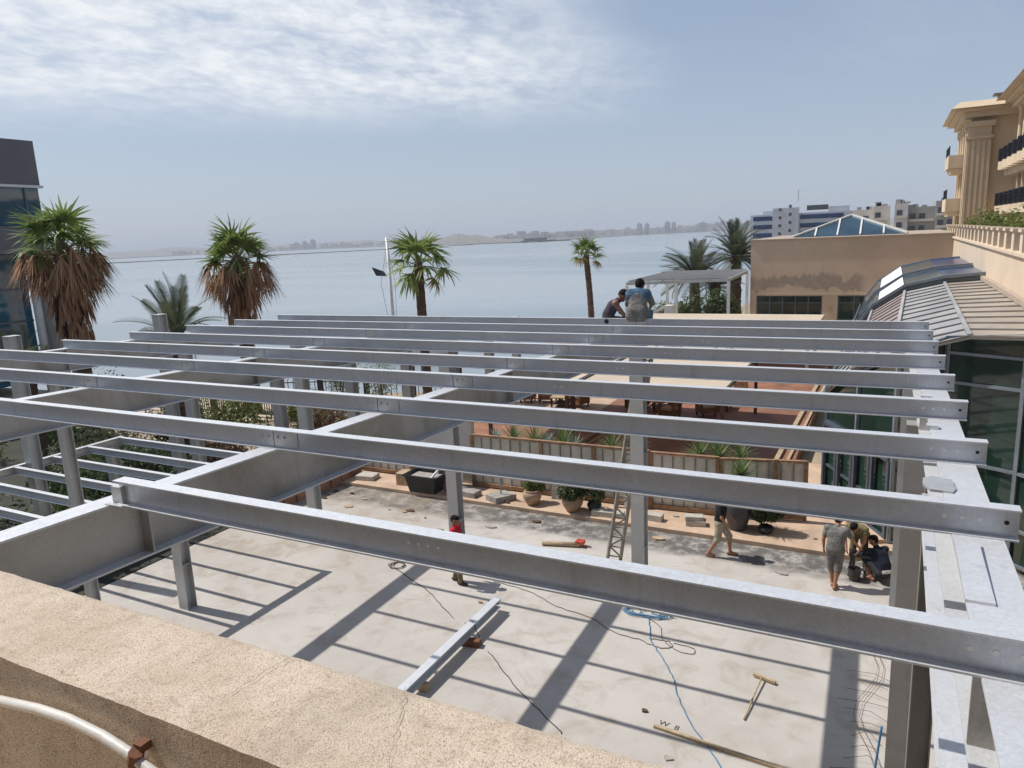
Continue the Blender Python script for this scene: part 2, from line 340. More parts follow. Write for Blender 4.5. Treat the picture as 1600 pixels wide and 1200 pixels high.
plain('lip', (0.28, 0.10, 0.08), 0.5, bmp=0)
plain('cable_blue', (0.06, 0.19, 0.34), 0.5, var=0.15); plain('cable_dark', (0.05, 0.045, 0.045), 0.6); plain('cable_grey', (0.16, 0.13, 0.11), 0.7)
plain('rusty', (0.17, 0.075, 0.04), 0.85, var=0.4, scale=12); plain('rope_white', (0.62, 0.6, 0.57), 0.6, var=0.1)
plain('pipe_white', (0.66, 0.64, 0.60), 0.4, var=0.08, scale=6); plain('red_plastic', (0.5, 0.06, 0.03), 0.5)
plain('pencil_black', (0.05, 0.05, 0.05), 0.9); plain('old_ladder', (0.33, 0.30, 0.26), 0.75, 0.1, var=0.4, scale=10)
plain('sail_dark', (0.04, 0.04, 0.05), 0.7)

# ------------------------------------------------------------------ mesh helpers
class MB:
    def __init__(s): s.v = []; s.f = []; s.mi = []; s.cur = 0
    def add(s, vs, fs):
        o = len(s.v); s.v += [tuple(v) for v in vs]; s.f += [tuple(i+o for i in f) for f in fs]; s.mi += [s.cur]*len(fs); return s
    def box(s, lo, hi):
        (x0, y0, z0), (x1, y1, z1) = lo, hi
        return s.add([(x0,y0,z0),(x1,y0,z0),(x1,y1,z0),(x0,y1,z0),(x0,y0,z1),(x1,y0,z1),(x1,y1,z1),(x0,y1,z1)],
                     [(0,3,2,1),(4,5,6,7),(0,1,5,4),(1,2,6,5),(2,3,7,6),(3,0,4,7)])
    def bar(s, a, b, w, h, up=(0,0,1)):
        """rectangular bar from a to b, w across, h along up"""
        a, b = Vector(a), Vector(b); d = (b-a).normalized(); u = Vector(up); r = d.cross(u)
        if r.length < 1e-4: u = Vector((0,1,0)); r = d.cross(u)
        r.normalize(); u = r.cross(d).normalized(); r = r*w/2; u = u*h/2
        vs = [a-r-u, a+r-u, a+r+u, a-r+u, b-r-u, b+r-u, b+r+u, b-r+u]
        return s.add(vs, [(0,3,2,1),(4,5,6,7),(0,1,5,4),(1,2,6,5),(2,3,7,6),(3,0,4,7)][::1])
    def tube(s, pts, rads, n=8, cap=True):
        pts = [Vector(p) for p in pts]
        if isinstance(rads, (int, float)): rads = [rads]*len(pts)
        o = len(s.v); u = None
        for i, p in enumerate(pts):
            d = (pts[min(i+1, len(pts)-1)]-pts[max(i-1, 0)]).normalized()
            if u is None: u = d.orthogonal().normalized()
            u = (u-d*u.dot(d)); u = u.normalized() if u.length > 1e-6 else d.orthogonal().normalized()
            w = d.cross(u)
            for k in range(n):
                a = 2*math.pi*k/n; s.v.append(tuple(p+(u*math.cos(a)+w*math.sin(a))*rads[i]))
        for i in range(len(pts)-1):
            for k in range(n):
                k2 = (k+1) % n; s.f.append((o+i*n+k, o+i*n+k2, o+(i+1)*n+k2, o+(i+1)*n+k)); s.mi.append(s.cur)
        if cap:
            s.f.append(tuple(o+k for k in reversed(range(n)))); s.f.append(tuple(o+(len(pts)-1)*n+k for k in range(n))); s.mi += [s.cur]*2
        return s
    def lathe(s, prof, c=(0,0,0), n=20):
        o = len(s.v)
        for r, z in prof:
            for k in range(n):
                a = 2*math.pi*k/n; s.v.append((c[0]+r*math.cos(a), c[1]+r*math.sin(a), c[2]+z))
        for i in range(len(prof)-1):
            for k in range(n):
                k2 = (k+1) % n; s.f.append((o+i*n+k, o+i*n+k2, o+(i+1)*n+k2, o+(i+1)*n+k)); s.mi.append(s.cur)
        s.f.append(tuple(o+k for k in reversed(range(n)))); s.mi.append(s.cur)
        s.f.append(tuple(o+(len(prof)-1)*n+k for k in range(n))); s.mi.append(s.cur)
        return s
    def prism(s, poly, lo, hi, axis='z'):
        """polygon (list of 2-tuples) extruded between lo and hi along axis"""
        n = len(poly)
        def P(p, t): return {'z': (p[0], p[1], t), 'y': (p[0], t, p[1]), 'x': (t, p[0], p[1])}[axis]
        vs = [P(p, lo) for p in poly]+[P(p, hi) for p in poly]
        fs = [tuple(reversed(range(n))), tuple(range(n, 2*n))]+[(i, (i+1) % n, n+(i+1) % n, n+i) for i in range(n)]
        return s.add(vs, fs)
    def mesh(s, name, off=(0,0,0), smooth=False, fix=True):
        me = bpy.data.meshes.new(name)
        me.from_pydata([(x-off[0], y-off[1], z-off[2]) for x, y, z in s.v], [], s.f)
        if any(s.mi): me.polygons.foreach_set('material_index', s.mi)
        if fix:
            bm = bmesh.new(); bm.from_mesh(me); bmesh.ops.recalc_face_normals(bm, faces=bm.faces); bm.to_mesh(me); bm.free()
        if smooth: me.polygons.foreach_set('use_smooth', [True]*len(me.polygons))
        me.update(); return me

def link(name, me, mats, parent=None, loc=(0,0,0)):
    o = bpy.data.objects.new(name, me); COL.objects.link(o); o.location = loc
    if me is not None and mats is not None and len(me.materials) == 0:
        for k in (mats if isinstance(mats, (list, tuple)) else [mats]): me.materials.append(MATS[k])
    if parent is not None: o.parent = parent
    return o
def tag(o, label=None, cat=None, group=None, kind=None):
    for k, v in (('label', label), ('category', cat), ('group', group), ('kind', kind)):
        if v: o[k] = v
    return o
class Thing:
    """an Empty at the base; parts given in world coordinates"""
    def __init__(s, name, label, cat, loc, group=None):
        s.o = link(name, None, None, None, loc); s.loc = Vector(loc); tag(s.o, label, cat, group); s.base = {}
    def part(s, name, mb, mat, parent=None, smooth=False, fix=True):
        off = s.loc
        me = mb.mesh(name, off, smooth, fix) if isinstance(mb, MB) else mb
        return link(name, me, mat, parent or s.o)
def single(name, mb, mat, label, cat, loc=(0,0,0), group=None, kind=None, smooth=False):
    me = mb.mesh(name, loc, smooth); o = link(name, me, mat, None, loc); return tag(o, label, cat, group, kind)
def struct(name, mb, mat, parent=None, smooth=False):
    o = link(name, mb.mesh(name, (0,0,0), smooth), mat, parent)
    if parent is None: o['kind'] = 'structure'
    return o
def bevel(o, w, seg=2):
    md = o.modifiers.new('bevel', 'BEVEL'); md.width = w; md.segments = seg; md.limit_method = 'ANGLE'
    return o
def copy_tree(o, parent=None):
    c = o.copy(); COL.objects.link(c); c.parent = parent
    for ch in [x for x in o.children]: copy_tree(ch, c)
    return c

# ================================================================== SETTING
# near land: one sheet out to the shore, and round the lake on the right
LAND = [(-400,-200),(-400,5),(-120,16),(-60,24),(-36,29.5),(-27,31.5),(-20.5,34.5),(-19.5,42),(-23,49),(-24.5,54),(-20,60),(-16.5,66),(-13,90),(-28,190),(-46,270),(-64,400),(-240,1500),(-560,2900),(2500,2900),(2500,-200)]
g = MB(); g.prism(LAND, -4.0, -0.10); struct('ground', g, 'garden_soil')
w = MB(); w.add([(-30000,-3000,-1.2),(30000,-3000,-1.2),(30000,40000,-1.2),(-30000,40000,-1.2)], [(0,1,2,3)]); struct('lake_water', w, 'lake_water')
# far shore
FAR = [(-9000,1200),(-3500,1500),(-2377,1632),(-2140,2300),(-1200,1850),(-760,1300),(-590,1255),(-700,1800),(-833,2670),(-600,3128),(-560,3300),(2500,3300),(2500,9000),(-12000,9000)]
g = MB(); g.prism(FAR, -3.0, 0.4); struct('far_shore', g, 'hill_far')
RIDGE_A = [(-5412,2016,30),(-4918,2271,28),(-4390,2543,28),(-4193,2645,28.5),(-3979,2757,28.8),(-3831,2835,32.4),(-3700,2906,44),(-3568,2973,33.8),(-3403,3057,23.8),(-3205,3160,19.5),(-3074,3232,34.7),(-2942,3300,30),(-2811,3369,32.5),(-2696,3430,34.1),(-2613,3471,22.7),(-2482,3541,30.7),(-2317,3627,26.2),(-2152,3712,21.6),(-1955,3815,19.1),(-1857,3868,26.9),(-1758,3921,31.1),(-1626,3989,28.2),(-1462,4076,30.9),(-1297,4161,26.4),(-1133,4248,29.1),(-968,4333,24.6),(-837,4402,25.3),(-475,4592,29.1),(348,5021,17.3),(1006,5366,20.9)]
RIDGE_B = [(-1340,1946,7.7),(-1301,1968,11.7),(-1269,1986,18),(-1246,2000,24.8),(-1226,2011,29.8),(-1212,2018,28.1),(-1192,2027,22.2),(-1172,2038,24.2),(-1148,2049,18),(-1121,2062,10.7),(-1070,2087,6.2),(-1016,2116,7.5)]
def ridge(pts, name, depth, rough=1.0):
    mb = MB(); rnd = random.Random(len(pts)); P = []
    for i in range(len(pts)-1):
        a, b = Vector(pts[i]), Vector(pts[i+1]); n = 7
        for k in range(n):
            q = a.lerp(b, k/n); q.z += rnd.uniform(-1, 1)*rough; P.append(q)
    P.append(Vector(pts[-1])); rows = []
    for q in P:
        d = Vector((q.x, q.y, 0)).normalized()
        h = max(q.z, 1.5)
        rows.append([q-d*depth*0.9-Vector((0,0,q.z+2)), q-d*depth*0.45-Vector((0,0,q.z-h*0.42+rnd.uniform(-.8,.8))), Vector((q.x,q.y,h)), q+d*depth-Vector((0,0,q.z+2))])
    vs = [v for r in rows for v in r]; fs = []
    for i in range(len(rows)-1):
        for k in range(3): fs.append((i*4+k, (i+1)*4+k, (i+1)*4+k+1, i*4+k+1))
    mb.add(vs, fs); return struct(name, mb, 'hill_far', smooth=True)
ridge(RIDGE_A, 'hills', 420, 1.0); ridge(RIDGE_B, 'hill', 160, 0.7)
# low levee crossing the lake
lv = MB()
LV = [(-1500,470),(-918,634),(-762,911),(-717,1225)]
for a, b in zip(LV[:-1], LV[1:]): lv.bar((*a,-0.8), (*b,-0.8), 9, 1.1)
tag(link('levee', lv.mesh('levee'), 'levee_stone'), 'thin dark stone causeway lying low across the lake on the left', 'causeway')
# slab, step, paving strip, terrace, paths
SLAB = [(-17.3,1.2),(4.0,1.2),(4.0,19.3),(0.25,19.25),(-0.35,18.6),(-17.3,18.65)]
g = MB(); g.prism(SLAB, -0.5, 0.0); struct('concrete_slab', g, 'concrete_slab')
g = MB(); g.prism([(-17.3,18.66),(-0.36,18.61),(0.24,19.26),(4.0,19.31),(4.0,20.0),(3.0,26.0),(-2.4,26.0),(-2.4,20.4),(-17.3,20.0)], -0.5, 0.11)
struct('paved_strip', g, 'terracotta_paving')
g = MB(); g.prism([(-16.5,20.06),(-2.5,20.5),(-2.45,46),(-16.5,46)], -0.3, 0.45); struct('terrace_floor', g, 'terrace_red')
g = MB(); g.box((-16.5,27.5,0.455),(-11.2,36,0.46)); struct('sunlit_tiles', g, 'terracotta_paving')
g = MB(); g.prism([(-60,22.2),(-27.5,24.6),(-17,30.5),(-17,32.6),(-28,28.4),(-60,25.6)], -0.3, -0.03); struct('sandy_path', g, 'sandy_path')
g = MB(); g.prism([(-60,-5),(-17.4,-5),(-17.4,19.0),(-26,20.5),(-60,21)], -0.3, -0.02); struct('garden_bed', g, 'garden_dark')
g = MB(); g.prism([(-2.3,46.2),(3.6,46.2),(3.6,54.7),(-20,54.7),(-19,46.2)], -0.3, 0.2); struct('side_terrace', g, 'sandy_path')

# ------------------------------------------------------------------ haze: one closed box of pale summer air
hz_me = MB(); hz_me.box((-13000,-3500,-6), (13000,10500,95)); ho = link('haze', hz_me.mesh('haze'), None); ho['kind'] = 'stuff'
hm = bpy.data.materials.new('haze_air'); hm.use_nodes = True; hm.node_tree.nodes.clear()
pv = hm.node_tree.nodes.new('ShaderNodeVolumePrincipled'); pv.inputs['Color'].default_value = (0.84, 0.90, 1.0, 1); pv.inputs['Density'].default_value = HAZE_D = 0.00022
pv.inputs['Anisotropy'].default_value = 0.0
mo = hm.node_tree.nodes.new('ShaderNodeOutputMaterial'); hm.node_tree.links.new(pv.outputs[0], mo.inputs['Volume']); ho.data.materials.append(hm)

# ================================================================== THE HOTEL'S OWN PARAPET (camera side)
t = Thing('balcony_parapet', 'rough cream rendered parapet wall right in front of the camera', 'parapet', (-1.0,0.84,6.3))
pm = MB(); nx, ny = 420, 12
X0, X1, Ya, Yb, ZT = -7.0, 3.8, 0.712, 0.962, 7.40
rnd = random.Random(3); top = []
from mathutils import noise as mn
for i in range(nx+1):
    x = X0+(X1-X0)*i/nx
    for j in range(ny+1):
        v = j/ny; e = max(0, 1-min(v, 1-v)*9)
        n1 = mn.noise((x*3.1, v*2.0, 0.3)); n2 = mn.noise((x*17, v*7, 4.1)); n3 = mn.noise((x*60, v*20, 9.0))
        y = Ya+(Yb-Ya)*v+e*((0.0025*n1+0.003*n2+0.003*n3) if v > .5 else (0.0012*n2+0.0012*n3))
        z = ZT+0.0025*n1+0.0015*n2+0.001*n3-e*e*((0.010+0.005*n2) if v > .5 else (0.006+0.001*n2))
        top.append((x, y, z))
fs = [(i*(ny+1)+j, (i+1)*(ny+1)+j, (i+1)*(ny+1)+j+1, i*(ny+1)+j+1) for i in range(nx) for j in range(ny)]
pm.add(top, fs)
for jj, sgn in ((0, -1), (ny, 1)):
    a = [top[i*(ny+1)+jj] for i in range(nx+1)]
    yf = Ya if jj == 0 else Yb; n = nx+1
    vs = a+[(x, yf+0.0012*mn.noise((x*9, 1.0, 2.0)), 7.375) for x, y, z in a]+[(x, yf+0.002*mn.noise((x*1.3, 5.0, 2.0)), 6.3) for x, y, z in a]
    pm.add(vs, [(r_*n+i, r_*n+i+1, (r_+1)*n+i+1, (r_+1)*n+i) for i in range(nx) for r_ in (0, 1)])
t.part('coping', pm, 'sprayed_render')
def crack(pts, w=0.0005):
    mb = MB(); vs = []
    for k, (x, y) in enumerate(pts):
        ww = w*(0.5+random.random()); vs += [(x-ww, y, ZT+0.0052), (x+ww, y, ZT+0.0052)]
    mb.add(vs, [(2*i, 2*i+1, 2*i+3, 2*i+2) for i in range(len(pts)-1)]); return mb
def jag(a, b, n, amp):
    return [(a[0]+(b[0]-a[0])*i/n+random.uniform(-amp,amp), a[1]+(b[1]-a[1])*i/n) for i in range(n+1)]
t.part('crack', crack(jag((-0.745,0.955),(-0.63,0.74),14,0.006)), 'old_render_grey', fix=False)
t.part('crack', crack(jag((-1.015,0.955),(-1.035,0.80),10,0.006), 0.0005), 'old_render_grey', fix=False)
t = Thing('wall_cable', 'thick white cable clipped along the inner face of the cream parapet', 'cable', (-1.3,0.69,7.3))
cab = [(-1.95,.69,7.27),(-1.80,.69,7.29),(-1.68,.69,7.305),(-1.58,.69,7.328),(-1.44,.69,7.348),(-1.34,.69,7.355),(-1.24,.69,7.350),(-1.17,.69,7.338),(-1.12,.69,7.322),(-1.07,.69,7.305),(-1.01,.69,7.285),(-0.93,.69,7.25)]
cab = [(x, y-0.004, z-0.012) for x, y, z in cab]
t.part('cable', MB().tube(cab, 0.0098, 10), 'pipe_white', smooth=True)
t.part('clip', MB().tube([(-1.155,.686,7.31),(-1.145,.686,7.335)], 0.0135, 8).box((-1.158,.69,7.33),(-1.138,.712,7.345)), 'rusty')
t = Thing('hotel_wall', 'cream hotel wall below the parapet', 'wall', (-1,1.0,0))
t.part('wall', MB().box((-18,0.73,0.0),(4.5,0.95,6.295)), 'podium_cream')
t = Thing('hotel_rear_block', 'cream hotel front behind the balcony the picture is taken from', 'building', (0,-5,0))
t.part('wall', MB().box((-9,-9,0),(14,-4.2,15)), 'hotel_cream'); t.part('shade_soffit', MB().box((-9,-4.19,9.35),(14,-0.9,9.55)), 'hotel_cream'); t.part('balcony_floor', MB().box((-14,-4.19,6.2),(14,0.70,6.34)), 'podium_cream')  # soffit is unseen, added and sized to darken the parapet's inner face
for k in range(5):
    for z in (6.6, 10.4): t.part('window', MB().box((-7.5+k*4.2,-4.18,z),(-5.3+k*4.2,-4.12,z+2.3)), 'glass_dark')
# ================================================================== STEEL FRAME
def ztop_r(y): return 6.667-0.0265*y          # rafter tops fall gently towards the lake
def ztop_p(y): return 6.837-0.0265*y          # purlin tops
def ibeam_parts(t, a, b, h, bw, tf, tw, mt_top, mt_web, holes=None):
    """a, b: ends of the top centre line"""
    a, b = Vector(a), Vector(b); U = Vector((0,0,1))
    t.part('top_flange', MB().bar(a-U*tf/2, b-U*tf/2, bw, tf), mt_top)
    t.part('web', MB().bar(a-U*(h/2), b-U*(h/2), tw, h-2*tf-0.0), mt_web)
    t.part('bottom_flange', MB().bar(a-U*(h-tf/2), b-U*(h-tf/2), bw+.004, tf), mt_top)  # paler steel here too, so the lower edge looks sunlit
RAFT = {'A': -4.58, 'B': -9.36, 'C': -14.52, 'D': 0.485}
def rafter(k, label, bw=0.19, h=0.45, y0=1.18, y1=15.05, webm='galv_rafter'):
    x = RAFT[k]; t = Thing('steel_rafter', label, 'steel beam', (x, y0, ztop_r(y0)-h), 'main rafters of the steel roof frame')
    ibeam_parts(t, (x,y0,ztop_r(y0)), (x,y1,ztop_r(y1)), h, bw, 0.015, 0.010, 'galv_lit', webm)
    for y in ((3.05, 8.6, 14.9)):
        zt = ztop_r(y); st = MB()
        for s in (-1, 1): st.box((min(x+s*0.006, x+s*(bw/2-.002)), y-0.008, zt-h+0.0155), (max(x+s*0.006, x+s*(bw/2-.002)), y+0.008, zt-0.0155))
        t.part('stiffener', st, 'galv_rafter')
    return t
rafter('A', 'deep galvanised rafter from lower left, carrying the left end of the nearest purlin')
rafter('B', 'deep galvanised rafter, second from the left edge of the roof frame')
rafter('C', 'leftmost deep galvanised rafter under the purlins\' left ends')
tD = rafter('D', 'rightmost galvanised rafter with wide speckled flange beside the glass facade', 0.235, webm='galv_shaded')
zp = lambda y: ztop_r(y)+0.002
tD.part('splice_plate', MB().prism([(0.365,3.42),(0.475,3.42),(0.475,4.12),(0.365,4.12)], zp(3.8), zp(3.8)+0.022), 'galv_lit')
tD.part('splice_plate', MB().prism([(0.26,5.10),(0.30,5.00),(0.42,4.99),(0.44,5.06),(0.43,5.24),(0.32,5.28),(0.265,5.22)], zp(5.2), zp(5.2)+0.016), 'galv_post')
for y in (6.75, 8.1, 9.6): tD.part('cleat', MB().box((0.345,y,zp(y)),(0.43,y+0.09,zp(y)+0.03)), 'galv_lit')
PY = [2.80+1.455*i for i in range(9)]
ORD = ['nearest', 'second', 'third', 'fourth', 'fifth', 'sixth', 'seventh', 'eighth', 'farthest']
PH, PB = 0.17, 0.091
rb = random.Random(11)
for i, y in enumerate(PY):
    yc = y+PB/2; x0 = -4.45 if i == 0 else -14.64; x1 = 0.665
    lab = ('nearest galvanised purlin, short and starting at the left rafter' if i == 0 else
           'farthest galvanised purlin, with two workers sitting on it' if i == 8 else
           '%s galvanised purlin counted from the camera' % ORD[i])
    t = Thing('steel_purlin', lab, 'steel beam', (x0, yc, ztop_p(yc)-PH), 'purlins across the roof frame')
    zt = ztop_p(yc)+rb.uniform(-.004,.004); zb = zt-PH
    ibeam_parts(t, (x0,yc,zt), (x1,yc,zt), PH, PB, 0.009, 0.006, 'galv_lit', 'galv')
    for k in ('A', 'B'):
        if i == 0: continue
        xj = RAFT[k]+rb.uniform(-.05,.05)
        seam = t.part('splice_seam', MB().box((xj-0.003,yc-0.0055,zb+0.010),(xj+0.003,yc-0.0032,zt-0.0095)), 'dark_hole')
        pl = t.part('splice_plate', MB().box((xj+0.008,yc-0.009,zb+0.022),(xj+0.27,yc-0.0036,zt-0.022)), 'galv_post')
        bt = MB()
        for dx in (0.05, 0.12): bt.tube([(xj+dx,yc-0.009,zt-0.075),(xj+dx,yc-0.022,zt-0.075)], 0.012, 6)
        for dx in (-0.06, -0.13): bt.tube([(xj+dx,yc-0.003,zt-0.075),(xj+dx,yc-0.014,zt-0.075)], 0.010, 6)
        t.part('bolt', bt, 'bright_bolt', parent=pl)['kind'] = 'stuff'
    hx = (0.33, 0.41, 0.49) ; hb = MB(); hd = MB()
    for dx in hx: hb.tube([(dx,yc-0.0032,zt-0.085),(dx,yc-0.0050,zt-0.085)], 0.011, 10)
    hd.tube([(0.61,yc-0.0032,zt-0.085),(0.61,yc-0.0050,zt-0.085)], 0.012, 10)
    t.part('hole_disc', hb, 'white_sheet' if i < 4 else 'bright_bolt')['kind'] = 'stuff'; t.part('hole_disc', hd, 'dark_hole')  # discs, not openings; pale ones imitate lit floor seen through
    if i == 0:
        hm2 = MB()
        for hxx in (-2.13,-2.07,-2.01,-1.95): hm2.tube([(hxx,yc-0.0032,zt-0.075),(hxx,yc-0.005,zt-0.075)], 0.009, 10)
        t.part('hole_disc', hm2, 'white_sheet')['kind'] = 'stuff'  # pale discs painted as bright floor showing through
        t.part('end_cleat', MB().box((-4.50,yc-0.03,zb+0.0005),(-4.40,yc-0.0035,zb+0.12)).box((-4.52,yc-0.075,zb-0.001),(-4.36,yc-0.046,zb+0.012)), 'galv_post')
    elif i in (3, 4, 5, 6):
        hm2 = MB()
        for hxx in (-3.9+0.55*i*0.4, -3.82+0.55*i*0.4): hm2.tube([(hxx,yc-0.0032,zt-0.085),(hxx,yc-0.005,zt-0.085)], 0.011, 10)
        t.part('hole_disc', hm2, 'white_sheet')['kind'] = 'stuff'  # again pale discs for lit floor behind
def hpost(name, label, x, y, top, b=0.30, d=0.29, grp='steel posts of the roof frame', mat='galv_post', turn=False, base=0.0, ring=None):
    t = Thing(name, label, 'steel post', (x, y, base), grp); tf, tw = 0.016, 0.011
    def B(lo, hi):
        if turn: lo, hi = (lo[1], lo[0], lo[2]), (hi[1], hi[0], hi[2])
        return MB().box((x+lo[0], y+lo[1], lo[2]), (x+hi[0], y+hi[1], hi[2]))
    t.part('front_flange', B((-b/2,-d/2,base+.02),(b/2,-d/2+tf,top)), mat)
    t.part('back_flange', B((-b/2,d/2-tf,base+.02),(b/2,d/2,top)), mat)
    t.part('web', B((-tw/2,-d/2+tf,base+.02),(tw/2,d/2-tf,top)), mat)
    t.part('base_plate', B((-b/2-.06,-d/2-.06,base),(b/2+.06,d/2+.06,base+.02)), mat)
    t.part('cap_plate', B((-b/2-.004,-d/2-.004,top),(b/2+.004,d/2+.004,top+.012)), mat)
    if ring:
        for z in ring: t.part('stiffener', B((tw/2+.001,-d/2+tf+.001,z),(b/2-.004,d/2-tf-.001,z+.014)), mat)
    return t
rbz = lambda y: ztop_r(y)-0.45-0.013
hpost('steel_post', 'galvanised post under the leftmost rafter at its lake end', -14.42, 14.9, rbz(14.9))
hpost('steel_post', 'galvanised post right behind the worker in red', -9.60, 14.9, rbz(14.9), ring=[1.15])
hpost('steel_post', 'galvanised post with the lattice ladder leaning beside it', -4.72, 14.9, rbz(14.9), ring=[1.2, 3.4])
hpost('steel_post', 'far post under the rightmost rafter, half hidden by the nearer one', 0.485, 14.9, rbz(14.9))
hpost('steel_post', 'near galvanised post standing left behind the low pergola beams', -14.28, 8.2, rbz(8.2), b=0.19, d=0.19)
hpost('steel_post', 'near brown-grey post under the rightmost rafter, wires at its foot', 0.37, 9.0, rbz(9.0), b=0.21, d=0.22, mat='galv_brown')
hpost('steel_post', 'dark turned post directly right of the wired post', 0.63, 9.35, rbz(9.35)-.004, b=0.24, d=0.25, turn=True, mat='galv_shaded')
hpost('steel_post', 'tall unfinished post at the far left with its top free', -19.6, 10.35, 6.33)
hpost('steel_post', 'tall unfinished post rising in front of the young date palm', -19.6, 14.6, 6.40)
hpost('steel_post', 'shorter post close beside the one in front of the date palm', -19.12, 14.95, 5.25)
# tie beam under the right rafter, eave beam at the lake end
t = Thing('tie_beam', 'light grey lower beam running under the rightmost rafter', 'steel beam', (0.5,3,5.0))
ibeam_parts(t, (0.47,1.3,5.22), (0.56,8.84,5.22), 0.22, 0.22, 0.012, 0.01, 'galv_lit', 'galv')
t = Thing('eave_beam', 'galvanised eave beam behind the farthest purlin joining the post heads', 'steel beam', (-7,15.22,5.9))
ibeam_parts(t, (-14.5,15.16,6.02), (0.6,15.16,6.02), 0.2, 0.10, 0.009, 0.007, 'galv_lit', 'galv')
# free-standing posts towards the lake
for k, (x, y, h, w_) in enumerate([(-19.9,19.3,4.5,.40),(-19.55,23.0,4.4,.42),(-18.65,25.7,4.4,.42),(-17.95,28.4,4.3,.42),(-17.45,31.0,4.2,.40),(-17.15,33.4,4.2,.36)]):
    hpost('steel_post', '%s bare post of the row standing towards the lake' % ['first','second','third','fourth','fifth','sixth'][k], x, y, h, w_, 0.34, 'bare posts towards the lake')
# ------------------------------------------------------------------ low pergola on the left
t = Thing('pergola', 'low white-topped steel pergola over the dark planting on the left', 'pergola', (-17,9,0))
for x in (-19.8, -14.47):
    for nm, dz, hh, bw, mt_ in (('beam_flange', 0.0, 0.012, 0.13, 'galv_lit'), ('beam_web', -0.10, 0.19, 0.012, 'galv_rafter'), ('beam_foot', -0.20, 0.012, 0.13, 'galv')):
        t.part(nm, MB().bar((x,2.0,3.0+dz),(x,12.98,3.0+dz), bw, hh), mt_)
for i in range(11):
    y = 12.9-0.98*i
    if i == 0: pass
    br = t.part('cross_bar', MB().box((-19.72,y-0.055,2.985),(-14.55,y+0.055,2.997)), 'galv_lit')
    t.part('bar_web', MB().box((-19.78,y-0.005,2.825),(-14.49,y+0.005,2.984)), 'galv', parent=br)
    t.part('bar_foot', MB().box((-19.72,y-0.055,2.813),(-14.55,y+0.055,2.825)), 'galv', parent=br)
for (x, y) in ((-14.30,10.35),(-19.8,12.6)):
    pmb = MB().box((x-.15,y-.13,0),(x+.15,y-.115,2.79)).box((x-.15,y+.115,0),(x+.15,y+.13,2.79)).box((x-.006,y-.115,0),(x+.006,y+.115,2.79))
    t.part('post', pmb, 'galv_post')
t.part('stiffener', MB().box((-14.29,10.24,1.1),(-14.16,10.46,1.115)), 'galv_post')

# ================================================================== BUILDINGS
def quadpart(t, name, pts, mat, parent=None, thick=None):
    """flat panel through pts with some thickness along its normal (outside = pts side)"""
    P = [Vector(p) for p in pts]; n = (P[1]-P[0]).cross(P[2]-P[0]).normalized()
    th = thick or 0.03; k = len(P)
    mb = MB().add(P+[p-n*th for p in P], [tuple(range(k)), tuple(reversed(range(k, 2*k)))]+[(i, k+i, k+(i+1) % k, (i+1) % k) for i in range(k)])
    return t.part(name, mb, mat, parent=parent)
# ---- beige single-storey wing across the back, facing the camera
FY = 55.5
t = Thing('beige_wing', 'low beige wing with stained wall and dark windows behind the terrace', 'building', (-3,FY,0))
t.part('wall', MB().box((-9.0,FY,3.3),(3.6,FY+18,7.2)).box((-9.0,FY,0),(-8.55,FY+18,3.3)).box((-4.1,FY,0),(-3.1,FY+18,3.3)).box((2.0,FY,0),(3.6,FY+18,3.3)), 'facade_beige')
cop = t.part('coping', MB().box((-9.12,FY-0.08,7.2),(3.7,FY+18.1,7.30)), 'hotel_roof')
band = MB(); band.box((-8.7,FY-0.06,3.28),(2.2,FY+0.02,3.44)); t.part('lintel_ledge', band, 'facade_beige')
for (xa, xb) in ((-8.55,-4.1),(-3.1,2.0)):
    wd = t.part('window', MB().box((xa+.002,FY+0.16,0.1),(xb-.002,FY+0.2,3.279)), 'glass_dark')
    fr = MB(); nn = 5
    for k in range(nn+1):
        x = xa+.05+(xb-xa-.1)*k/nn; fr.box((x-.04,FY+0.10,0.1),(x+.04,FY+0.158,3.27))
    for z in (0.15, 1.6, 2.75, 3.22): fr.box((xa+.005,FY+0.112,z-.035),(xb-.005,FY+0.150,z+.035))
    t.part('window_frame', fr, 'alu_dark', parent=wd)
    t.part('window_rail', MB().box((xa+1.0,FY-0.10,1.55),(xb-1.5,FY-0.05,1.62)).box((xa+1.0,FY-0.10,0.9),(xb-1.5,FY-0.05,0.95)).box((xa+1.0,FY-0.10,0.2),(xa+1.06,FY-0.05,1.55)).box((xb-1.56,FY-0.10,0.2),(xb-1.5,FY-0.05,1.55)), 'painted_white_steel', parent=wd)
t.part('wall_lamp', MB().box((-3.75,FY-0.12,2.2),(-3.5,FY-0.001,2.5)), 'wood_pale')
